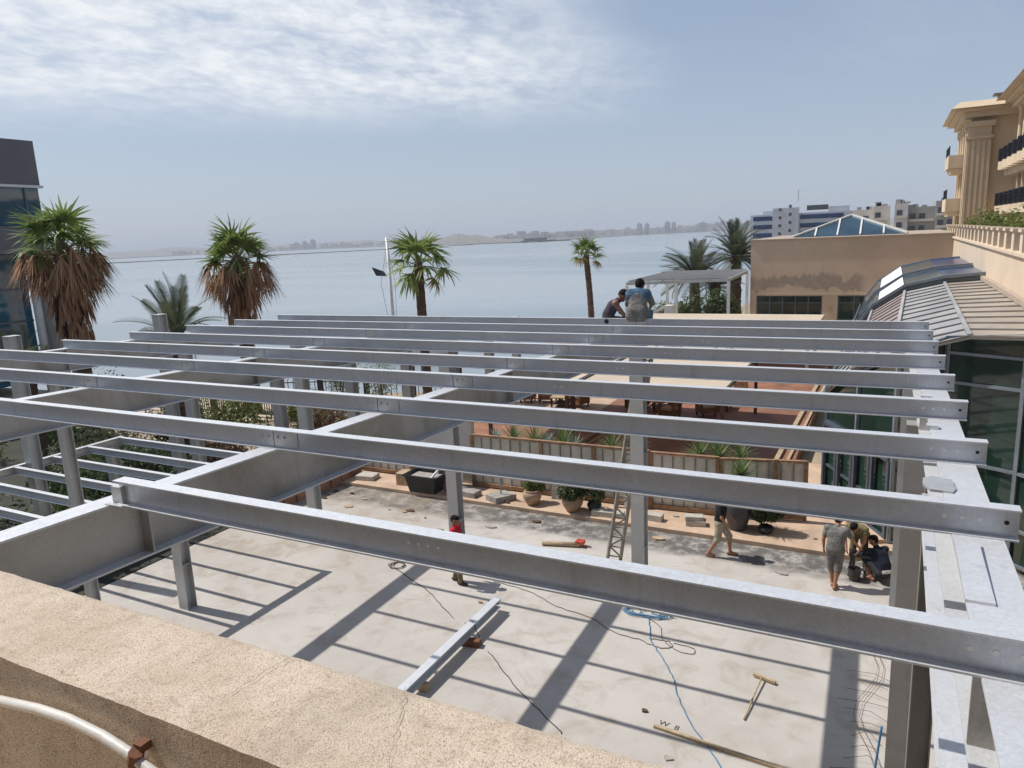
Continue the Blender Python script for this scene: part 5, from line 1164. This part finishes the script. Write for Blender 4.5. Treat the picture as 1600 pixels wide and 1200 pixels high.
# iron railing towards the shore
t = Thing('iron_railing', 'brown iron railing along the sandy path on the left', 'railing', (-30,24.8,0)); a, b = Vector((-38,24.6,0)), Vector((-25.6,25.6,0))
t.part('top_rail', MB().bar(a+Vector((0,0,1.05)),b+Vector((0,0,1.05)),.06,.05), 'railing_brown'); t.part('bottom_rail', MB().bar(a+Vector((0,0,.15)),b+Vector((0,0,.15)),.05,.05), 'railing_brown')
for i in range(6): p = a.lerp(b,i/5); t.part('post', MB().box((p.x-.09,p.y-.09,-.03),(p.x+.09,p.y+.09,1.3)), 'railing_brown')
for i in range(85): p = a.lerp(b,(i+.5)/85); t.part('baluster', MB().box((p.x-.018,p.y-.018,.15),(p.x+.018,p.y+.018,1.05)), 'railing_brown')
t = Thing('iron_railing', 'dark railing with curled tops at the water edge', 'railing', (-25,30,0)); a, b = Vector((-30,28.9,0)), Vector((-20.5,33.0,0))
t.part('rail', MB().bar(a+Vector((0,0,.9)),b+Vector((0,0,.9)),.05,.05), 'wrought_iron')
for i in range(34):
    p = a.lerp(b,(i+.5)/34); t.part('baluster', MB().tube([p, p+Vector((0,0,1.0)), p+Vector((.08,.03,1.22)), p+Vector((.2,.08,1.18))],.02,4), 'wrought_iron')
for i in range(5): p = a.lerp(b,i/4); t.part('post', MB().box((p.x-.12,p.y-.12,-.05),(p.x+.12,p.y+.12,1.6)), 'wrought_iron')
# shore pergola left of the beige wing
t = Thing('pergola', 'light grey slatted pergola at the left of the beige wing', 'pergola', (-13,53,0.2))
PA, PB2, PC, PD = Vector((-16.1,48.5,4.75)), Vector((-9.3,48.9,4.9)), Vector((-9.2,55.3,5.05)), Vector((-15.2,55.6,5.0))
for p, q in ((PA,PB2),(PB2,PC),(PC,PD),(PD,PA)): t.part('edge_beam', MB().bar(p,q,.12,.20), 'galv_post')
for i in range(15): f = (i+.5)/15; t.part('slat', MB().bar(PA.lerp(PD,f)+Vector((0,0,.16)),PB2.lerp(PC,f)+Vector((0,0,.16)),.05,.09), 'galv_post')
for p in (PA, PA.lerp(PB2,.5), PB2, PC, PD, PA.lerp(PD,.5)): t.part('post', MB().box((p.x-.09,p.y-.09,-.1),(p.x+.09,p.y+.09,p.z-.12)), 'painted_white_steel')
t = Thing('garden_kiosk', 'low cream roof with white edging beyond the farthest purlin', 'roof', (-9,44,0)); t.part('roof', MB().prism([(-13.4,40),(-3.2,40),(-3.2,45.5),(-13.4,45.5)], 2.95, 3.06), 'awning_cream')
for x in (-13,-8.3,-3.6):
    for y in (40.4,45): t.part('post', MB().box((x-.08,y-.08,.2),(x+.08,y+.08,2.95)), 'painted_white_steel')
single('stair_stringer', MB().bar((-15.6,47.6,2.0),(-13.2,47.6,3.3),.10,.16).bar((-15.6,48.1,2.0),(-13.2,48.1,3.3),.10,.16).box((-13.2,47.5,0.1),(-12.7,48.2,3.35)), 'painted_white_steel', 'white sloping stair sides behind the seated worker in blue', 'stair', (-14,47.6,0))
# mast
t = Thing('boat_mast', 'thin white boat mast with rigging rising beside the fan palm', 'mast', (-36.2,48.6,-1.2))
t.part('mast', MB().tube([(-36.05,48.4,-1.2),(-37.15,49.7,8.7)],[.17,.11],8), 'pipe_white', smooth=True); t.part('spreader', MB().bar((-36.95,49.5,6.9),(-35.9,49.9,6.2),.08,.06), 'alu_frame')
for dx in (-.9,.55): t.part('stay', MB().tube([(-37.1,49.65,8.2),(-36.7+dx,49.1,5.0),(-36.0+dx*.3,48.4,0)],.018,4), 'alu_frame')
t.part('furled_sail', MB().add([(-38.6,49.3,6.3),(-37.4,49.3,5.95),(-37.2,49.4,5.55),(-38.2,49.3,5.6),(-38.5,49.36,6.3),(-37.4,49.36,5.95),(-37.2,49.46,5.55),(-38.2,49.36,5.6)],[(0,1,2,3),(7,6,5,4),(0,4,5,1),(1,5,6,2),(2,6,7,3),(3,7,4,0)]), 'sail_dark')
hull = MB(); secs = []
for i in range(9):
    f = i/8; w_ = 1.3*math.sin(math.pi*min(1,.12+f*.8))+.05; secs.append([(-41+10*f,48.6-w_,-.1),(-41+10*f,48.6-w_*.55,-1.5),(-41+10*f,48.6+w_*.55,-1.5),(-41+10*f,48.6+w_,-.1)])
hull.add([v for s_ in secs for v in s_], [(i*4+k,(i+1)*4+k,(i+1)*4+k+1,i*4+k+1) for i in range(8) for k in range(3)]+[tuple(i*4 for i in range(9))+tuple(i*4+3 for i in reversed(range(9)))]); t.part('hull', hull, 'pipe_white')

# ================================================================== PEOPLE
def surface_nets(prims, k=0.028, h=0.0125):
    """one continuous skin round tapered capsules (p0, p1, r0, r1, material)"""
    A = np.array([p[0] for p in prims], float); B = np.array([p[1] for p in prims], float)
    r0 = np.array([p[2] for p in prims]); r1 = np.array([p[3] for p in prims])
    lo = np.minimum((A-r0[:,None]).min(0), (B-r1[:,None]).min(0))-4*h; hi = np.maximum((A+r0[:,None]).max(0), (B+r1[:,None]).max(0))+4*h
    n = np.ceil((hi-lo)/h).astype(int)+1; D = np.full(n, 9.0, np.float32)
    def sd(P, i):
        ba = B[i]-A[i]; L2 = max(ba@ba, 1e-9); t_ = np.clip(((P-A[i])@ba)/L2, 0, 1)
        return np.linalg.norm(P-A[i]-t_[...,None]*ba, axis=-1)-(r0[i]+(r1[i]-r0[i])*t_)
    for i in range(len(prims)):
        kk = min(k, 0.9*min(r0[i], r1[i])); rm = max(r0[i], r1[i])+k+2*h
        a = np.maximum(np.floor((np.minimum(A[i],B[i])-rm-lo)/h).astype(int), 0); b = np.minimum(np.ceil((np.maximum(A[i],B[i])+rm-lo)/h).astype(int)+1, n)
        g = np.stack(np.meshgrid(*[lo[q]+h*np.arange(a[q],b[q]) for q in range(3)], indexing='ij'), -1)
        d = sd(g, i); sl = tuple(slice(a[q],b[q]) for q in range(3)); o = D[sl]
        hh = np.maximum(kk-np.abs(o-d), 0)/kk; D[sl] = np.minimum(o,d)-hh*hh*kk*.25
    S = D < 0
    corners = [(x,y,z) for x in (0,1) for y in (0,1) for z in (0,1)]
    m_ = n-1; sub = lambda X, c: X[c[0]:c[0]+m_[0], c[1]:c[1]+m_[1], c[2]:c[2]+m_[2]]
    cnt = sum(sub(S,c).astype(int) for c in corners); act = (cnt > 0) & (cnt < 8)
    idx = np.full(m_, -1, int); cells = np.argwhere(act); idx[act] = np.arange(len(cells))
    acc = np.zeros((len(cells),3)); num = np.zeros(len(cells))
    for ci, c in enumerate(corners):
        for ax in range(3):
            if c[ax]: continue
            c2 = list(c); c2[ax] = 1; da = D[tuple((cells+c).T)]; db = D[tuple((cells+c2).T)]; cr = (da < 0) != (db < 0)
            t_ = np.where(cr, da/(da-db+1e-12), 0); p = np.tile(np.array(c,float),(len(cells),1)); p[:,ax] += t_
            acc[cr] += p[cr]; num[cr] += 1
    V = lo+h*(cells+acc/num[:,None]); F = []
    for ax in range(3):
        u, v = [(1,2),(2,0),(0,1)][ax]
        s0 = [slice(1,-1)]*3; s0[ax] = slice(0,-1); s1 = [slice(1,-1)]*3; s1[ax] = slice(1,None)
        a, b = S[tuple(s0)], S[tuple(s1)]; e = np.argwhere(a != b)
        if len(e) == 0: continue
        flip = a[tuple(e.T)]; base = e.copy(); base[:,u] += 1; base[:,v] += 1
        def at(du, dv):
            q = base.copy(); q[:,u] -= du; q[:,v] -= dv; return idx[tuple(q.T)]
        q = np.stack([at(1,1),at(0,1),at(0,0),at(1,0)],1); q[~flip] = q[~flip][:,::-1]; F.append(q)
    F = np.concatenate(F); F = F[(F >= 0).all(1)]
    C = V[F].mean(1); best = np.full(len(C), 9.0); mi = np.zeros(len(C), int)
    for i in range(len(prims)):
        d = sd(C, i)-prims[i][5] if len(prims[i]) > 5 else sd(C, i); w_ = d < best; best[w_] = d[w_]; mi[w_] = prims[i][4]
    return V, F, mi
def person(label, loc, heading, J, mats, hair='short', sleeve=.55, leg=1.0, build=1.0, extra=None, sleeveless=False, scale=1.0, shoes='sandal'):
    """J: joints in a local frame, y forward, x to the person's right, z up; mats: skin, top, bottom, foot, hair"""
    V_ = lambda p: np.array(p, float); SK, TOP, BOT, FT, HR, EYE, X1, X2 = range(8); pr = []
    def cap(a, b, ra, rb, m_, bias=0.0): pr.append((V_(a), V_(b), ra, rb, m_, bias))
    pel, waist, chest, neck, head = [V_(J[k]) for k in ('pelvis','waist','chest','neck','head')]; lr = J['lr'] if 'lr' in J else (1,0,0)
    lrv = V_(lr); hd = V_(J.get('face',(0,1,-.1))); hd /= np.linalg.norm(hd); hup = V_(J.get('hup',(0,0,1))); hup = hup-hd*(hup@hd); hup /= np.linalg.norm(hup); hs = np.cross(hd,hup)
    b = build
    for s in (-1,1):
        cap(pel+s*lrv*.085, pel+s*lrv*.05, .118*b, .125*b, BOT); cap(pel*.5+waist*.5+s*lrv*.06, waist+s*lrv*.06, .118*b, .112*b, TOP, .004); cap(waist+s*lrv*.06, chest+s*lrv*.09, .112*b, .118*b, TOP, .004)
    cap(pel, waist, .12*b, .115*b, BOT); cap(waist, chest, .12*b, .125*b, TOP, .004); cap(chest, neck, .115*b, .062, TOP, .003)
    cap(neck, head*.7+neck*.3, .055, .052, SK, .002)
    # head: skull, jaw, nose, brow, ears, eyes, lips
    c = head; cap(c+hup*.03-hd*.02, c+hup*.02+hd*.012, .090, .086, SK); cap(c-hup*.035+hd*.022, c-hup*.068+hd*.052, .068, .042, SK); cap(c+hd*.090+hup*.008, c+hd*.108-hup*.022, .011, .016, SK); cap(c+hd*.082+hup*.028-hs*.035, c+hd*.082+hup*.028+hs*.035, .016, .016, SK)
    for s in (-1,1):
        cap(c+s*hs*.088-hd*.005+hup*.012, c+s*hs*.086-hd*.005-hup*.02, .018, .014, SK); cap(c+hd*.086+s*hs*.032+hup*.008, c+hd*.087+s*hs*.032+hup*.008, .0125, .0125, EYE, .004)
    cap(c+hd*.088-hup*.048-hs*.018, c+hd*.088-hup*.048+hs*.018, .010, .010, X2, .002)
    if hair == 'cap':
        cap(c+hup*.058-hd*.028, c+hup*.062+hd*.018, .094, .090, X1, .006); cap(c+hup*.045-hd*.055, c+hup*.0-hd*.075, .05, .035, X1, .006)
        for q in (-.045,-.015,.015,.045): cap(c+hup*.062+hd*.07+hs*q, c+hup*.040+hd*(.195-abs(q)*.5)+hs*q*.9, .016, .012, X1, .006)
    else:
        tq = .0 if hair == 'short' else .012
        cap(c+hup*.052-hd*.038, c+hup*.062+hd*.012, .084+tq, .074+tq, HR, .005); cap(c-hup*.012-hd*.062, c+hup*.05-hd*.045, .052+tq, .066+tq, HR, .005)
    for s, nm in ((-1,'l'),(1,'r')):
        sh, el, wr = [V_(J[nm+k]) for k in ('sh','el','wr')]; hip, kn, an, toe = [V_(J[nm+k]) for k in ('hip','kn','an','toe')]
        cap(chest+s*lrv*.08+(neck-chest)*.45, sh, .085*b, .068*b, SK if sleeveless else TOP, .003)
        if sleeveless: cap(sh, el, .052, .041, SK)
        else: m1 = sh+(el-sh)*sleeve; cap(sh, m1, .068*b, .060*b, TOP, .003); cap(m1-(el-sh)*.05, el, .044, .039, SK)
        cap(el, wr, .039, .026, SK)
        # hand: palm, four fingers, thumb
        fd = (wr-el)/np.linalg.norm(wr-el); fd = V_(J.get(nm+'hd', fd)); fd /= np.linalg.norm(fd); side = np.cross(fd, V_(J.get(nm+'pn',(0,0,1)) if abs(fd[2]) < .8 else (s,0,0))); side /= np.linalg.norm(side); pn = np.cross(side, fd); pk = wr+fd*.085
        for q in (-1,1): cap(wr+fd*.015+side*q*.010, pk+side*q*.024, .017, .017, SK)
        for q, L in ((-.033,.058),(-.011,.072),(.011,.066),(.033,.050)):
            f1 = pk+side*q+fd*L*.5-pn*.006; cap(pk+side*q, f1, .0105, .0100, SK); cap(f1, f1+fd*L*.42-pn*L*.38, .0100, .0090, SK)
        th = wr+fd*.03-side*s*.028; cap(th, th+fd*.04-side*s*.026, .0125, .011, SK); cap(th+fd*.04-side*s*.026, th+fd*.066-side*s*.024-pn*.01, .011, .0095, SK)
        # legs
        if leg >= 1.9: cap(hip, kn, .098*b, .075, BOT, .003); cap(kn, an+(kn-an)*.06, .072, .062, BOT, .003)
        else:
            m2 = kn+(an-kn)*(leg-1.0) if leg > 1 else hip+(kn-hip)*leg
            cap(hip, kn if leg >= 1 else m2, .100*b, .084, BOT, .004)
            if leg > 1: cap(kn, m2, .082, .080, BOT, .004)
            cap(hip+(kn-hip)*.7, kn, .060, .052, SK); cap(kn, kn+(an-kn)*.35, .052, .056, SK); cap(kn+(an-kn)*.35, an, .056, .034, SK)
        fv = toe-an; fv[2] = 0; fv /= np.linalg.norm(fv)+1e-9; heel = an-fv*.055+V_((0,0,-.045)); ball = V_((toe[0],toe[1],an[2]-.058))
        cap(heel, ball-fv*.06, .036, .034, FT if shoes == 'shoe_dark' else SK); cap(an, an+fv*.06-V_((0,0,.03)), .036, .036, FT if shoes == 'shoe_dark' else SK); cap(ball-fv*.06, ball, .037, .030, FT if shoes == 'shoe_dark' else SK)
        if shoes != 'shoe_dark': cap(heel-V_((0,0,.022)), ball+fv*.01-V_((0,0,.016)), .022, .020, FT, .006)
    for e in (extra or []): cap(*e)
    V, F, mi = surface_nets(pr); V = V*scale
    me = bpy.data.meshes.new('person'); me.from_pydata(V.tolist(), [], F.tolist()); me.polygons.foreach_set('material_index', mi.tolist()); me.polygons.foreach_set('use_smooth', [True]*len(F)); me.update()
    for k in mats: me.materials.append(MATS[k])
    o = link('person', me, None, None, loc); o.rotation_euler.z = R(heading); tag(o, label, 'person', 'workers on site'); return o
def stand(**k):
    J = dict(pelvis=(0,0,.95),waist=(0,0,1.10),chest=(0,.0,1.31),neck=(0,-.01,1.47),head=(0,.02,1.61),
      lsh=(-.19,0,1.41),rsh=(.19,0,1.41),lel=(-.25,-.03,1.13),rel=(.25,-.03,1.13),lwr=(-.26,.05,.89),rwr=(.26,.05,.89),
      lhip=(-.095,0,.91),rhip=(.095,0,.91),lkn=(-.10,.02,.50),rkn=(.10,.02,.50),lan=(-.11,-.03,.095),ran=(.11,-.03,.095),ltoe=(-.13,.14,.03),rtoe=(.13,.14,.03)); J.update(k); return J
def mset(sk, top, bot, ft, hr, x1=None): return [sk, top, bot, ft, hr, 'eye_dark', x1 or top, 'lip']
# heading: 0 looks along +Y, -90 along +X
person('worker in red shirt standing behind the nearest purlin, seen in profile', (-8.98,13.85,0), -80, stand(lan=(-.10,-.12,.095),ltoe=(-.12,.05,.03),lkn=(-.10,-.02,.5),ran=(.10,.10,.095),rtoe=(.11,.27,.03),rkn=(.1,.09,.5)),
       mset('skin_dark','cloth_red','cloth_khaki','shoe_dark','hair_black'), leg=2, shoes='shoe_dark')
person('walking man in black t-shirt and beige shorts, head behind a purlin', (-3.50,17.66,0), -78, stand(pelvis=(0,0,.93),waist=(0,.02,1.08),chest=(0,.05,1.29),neck=(0,.06,1.45),head=(0,.1,1.59),lsh=(-.19,.05,1.39),rsh=(.19,.05,1.39),rel=(.24,.05,1.12),rwr=(.23,.20,.92),lel=(-.25,.14,1.13),lwr=(-.22,.3,.96),
       lkn=(-.10,.24,.52),lan=(-.10,.27,.10),ltoe=(-.11,.44,.03),rkn=(.10,-.04,.50),ran=(.10,-.26,.115),rtoe=(.11,-.11,.05)), mset('skin','cloth_black','cloth_beige','sandal','hair_black'), leg=1.12, build=1.08)
person('man in grey t-shirt and shorts seen from behind, head behind a purlin', (-.76,16.95,0), -6, stand(pelvis=(0,-.02,.95),chest=(0,.06,1.30),neck=(0,.12,1.44),head=(0,.22,1.56),lsh=(-.20,.06,1.40),rsh=(.20,.07,1.40),lel=(-.27,.04,1.13),lwr=(-.27,.10,.90),rel=(.31,.17,1.17),rwr=(.42,.30,.98),
       lkn=(-.09,.06,.50),lan=(-.05,.07,.095),ltoe=(-.07,.24,.03),rkn=(.07,.0,.50),ran=(.03,-.10,.10),rtoe=(.05,.07,.03), face=(.2,1,-.6)), mset('skin','cloth_grey','cloth_greyshort','sandal','hair_black'), leg=1.15, build=1.06, sleeve=.6)
person('bending man in khaki with bare arm reaching down between the other two', (-.30,18.08,0), 165, stand(pelvis=(0,-.10,.90),waist=(0,.0,1.03),chest=(0,.20,1.15),neck=(0,.36,1.20),head=(0,.47,1.24),lsh=(-.19,.24,1.17),rsh=(.19,.24,1.17),lel=(-.20,.33,.90),lwr=(-.12,.42,.68),rel=(.22,.36,.92),rwr=(.14,.48,.70),
       lkn=(-.14,.02,.48),rkn=(.14,.02,.48),lan=(-.15,-.06,.09),ran=(.15,-.06,.09),ltoe=(-.18,.1,.03),rtoe=(.18,.1,.03), face=(0,.75,-.66)), mset('skin','cloth_khaki','cloth_khaki','shoe_dark','hair_black'), leg=2, sleeve=.35, shoes='shoe_dark')
person('squatting man in navy t-shirt with back to the camera', (.16,17.72,0), 38, stand(pelvis=(0,-.16,.26),waist=(0,-.10,.42),chest=(0,.06,.60),neck=(0,.16,.76),head=(-.02,.24,.88),lsh=(-.20,.10,.70),rsh=(.20,.10,.70),lel=(-.30,.27,.50),lwr=(-.18,.46,.42),rel=(.30,.28,.52),rwr=(.17,.46,.44),
       lhip=(-.12,-.14,.26),rhip=(.12,-.14,.26),lkn=(-.22,.28,.50),rkn=(.20,.29,.50),lan=(-.20,.02,.10),ran=(.18,.03,.10),ltoe=(-.25,.2,.03),rtoe=(.22,.2,.03), face=(-.3,.9,-.45)), mset('skin','cloth_navy','cloth_darkgrey','sandal','hair_black','cloth_white'), leg=1.0, build=1.06, sleeve=.6,
       extra=[(np.array((-.10,-.262,.318)),np.array((.12,-.262,.318)),.020,.020,6,.02)])
PZ = ztop_p(14.48)
person('crouching worker in dark vest and cap on the farthest purlin', (-5.20,14.72,PZ-.13), -66, stand(pelvis=(0,-.12,.06),waist=(0,-.10,.19),chest=(0,.0,.36),neck=(0,.11,.48),head=(0,.21,.565),lsh=(-.18,.04,.43),rsh=(.18,.04,.43),lel=(-.22,.18,.20),lwr=(-.12,.36,.07),rel=(.22,.20,.20),rwr=(.10,.38,.08),
       lhip=(-.11,-.10,.06),rhip=(.11,-.10,.06),lkn=(-.20,.30,.02),rkn=(.16,.30,-.10),lan=(-.20,.24,-.42),ran=(.16,.22,-.52),ltoe=(-.22,.40,-.5),rtoe=(.17,.38,-.6), face=(0,.72,-.62)), mset('skin_dark','cloth_purple','cloth_darkgrey','shoe_dark','hair_black','cloth_black'), hair='cap', leg=2, sleeveless=True, shoes='shoe_dark')
person('seated worker in blue and grey waistcoat seen from behind on the roof', (-4.60,14.53,PZ), 4, stand(pelvis=(0,.02,.10),waist=(0,.02,.25),chest=(0,.08,.44),neck=(0,.12,.57),head=(.01,.19,.655),lsh=(-.195,.09,.505),rsh=(.195,.09,.505),lel=(-.25,.19,.26),lwr=(-.17,.38,.14),rel=(.27,.2,.28),rwr=(.16,.40,.16),
       lhip=(-.12,.05,.09),rhip=(.12,.05,.09),lkn=(-.15,.46,.08),rkn=(.15,.46,.06),lan=(-.15,.44,-.34),ran=(.15,.44,-.36),ltoe=(-.17,.6,-.42),rtoe=(.17,.6,-.44), face=(.1,.8,-.6)), mset('skin_dark','cloth_vest','cloth_jeans','shoe_dark','hair_black','cloth_blue'), leg=2, sleeve=.95, build=1.06, shoes='shoe_dark', hair='full',
       extra=[(np.array((-.15,.075,.515)),np.array((.15,.075,.515)),.094,.094,6,.006),(np.array((-.16,.06,.46)),np.array((.16,.06,.46)),.100,.100,6,.002),(np.array((-.12,-.01,.06)),np.array((.12,-.01,.06)),.135,.135,1,.03),(np.array((-.08,.0,.16)),np.array((.08,.0,.16)),.15,.15,1,.03)])
# tool the men are working at
t = Thing('work_trestle', 'dark metal trestle with a pale bag in front of the squatting man', 'trestle', (-.22,17.75,0))
t.part('top', MB().box((-.50,17.62,.52),(.02,17.92,.58)), 'black_plastic')
for x in (-.45,-.03):
    for y in (17.66,17.88): t.part('leg', MB().tube([(x,y,.52),(x+(x+.24)*.2,y,0)],.022,6), 'wrought_iron')
t.part('bucket', MB().lathe([(.11,0),(.15,.3),(.14,.3),(.10,.02)],(-.36,17.5,0),14), 'cable_dark'); t.part('bag', MB().box((-.12,17.70,0),(.06,17.86,.34)), 'white_sheet')
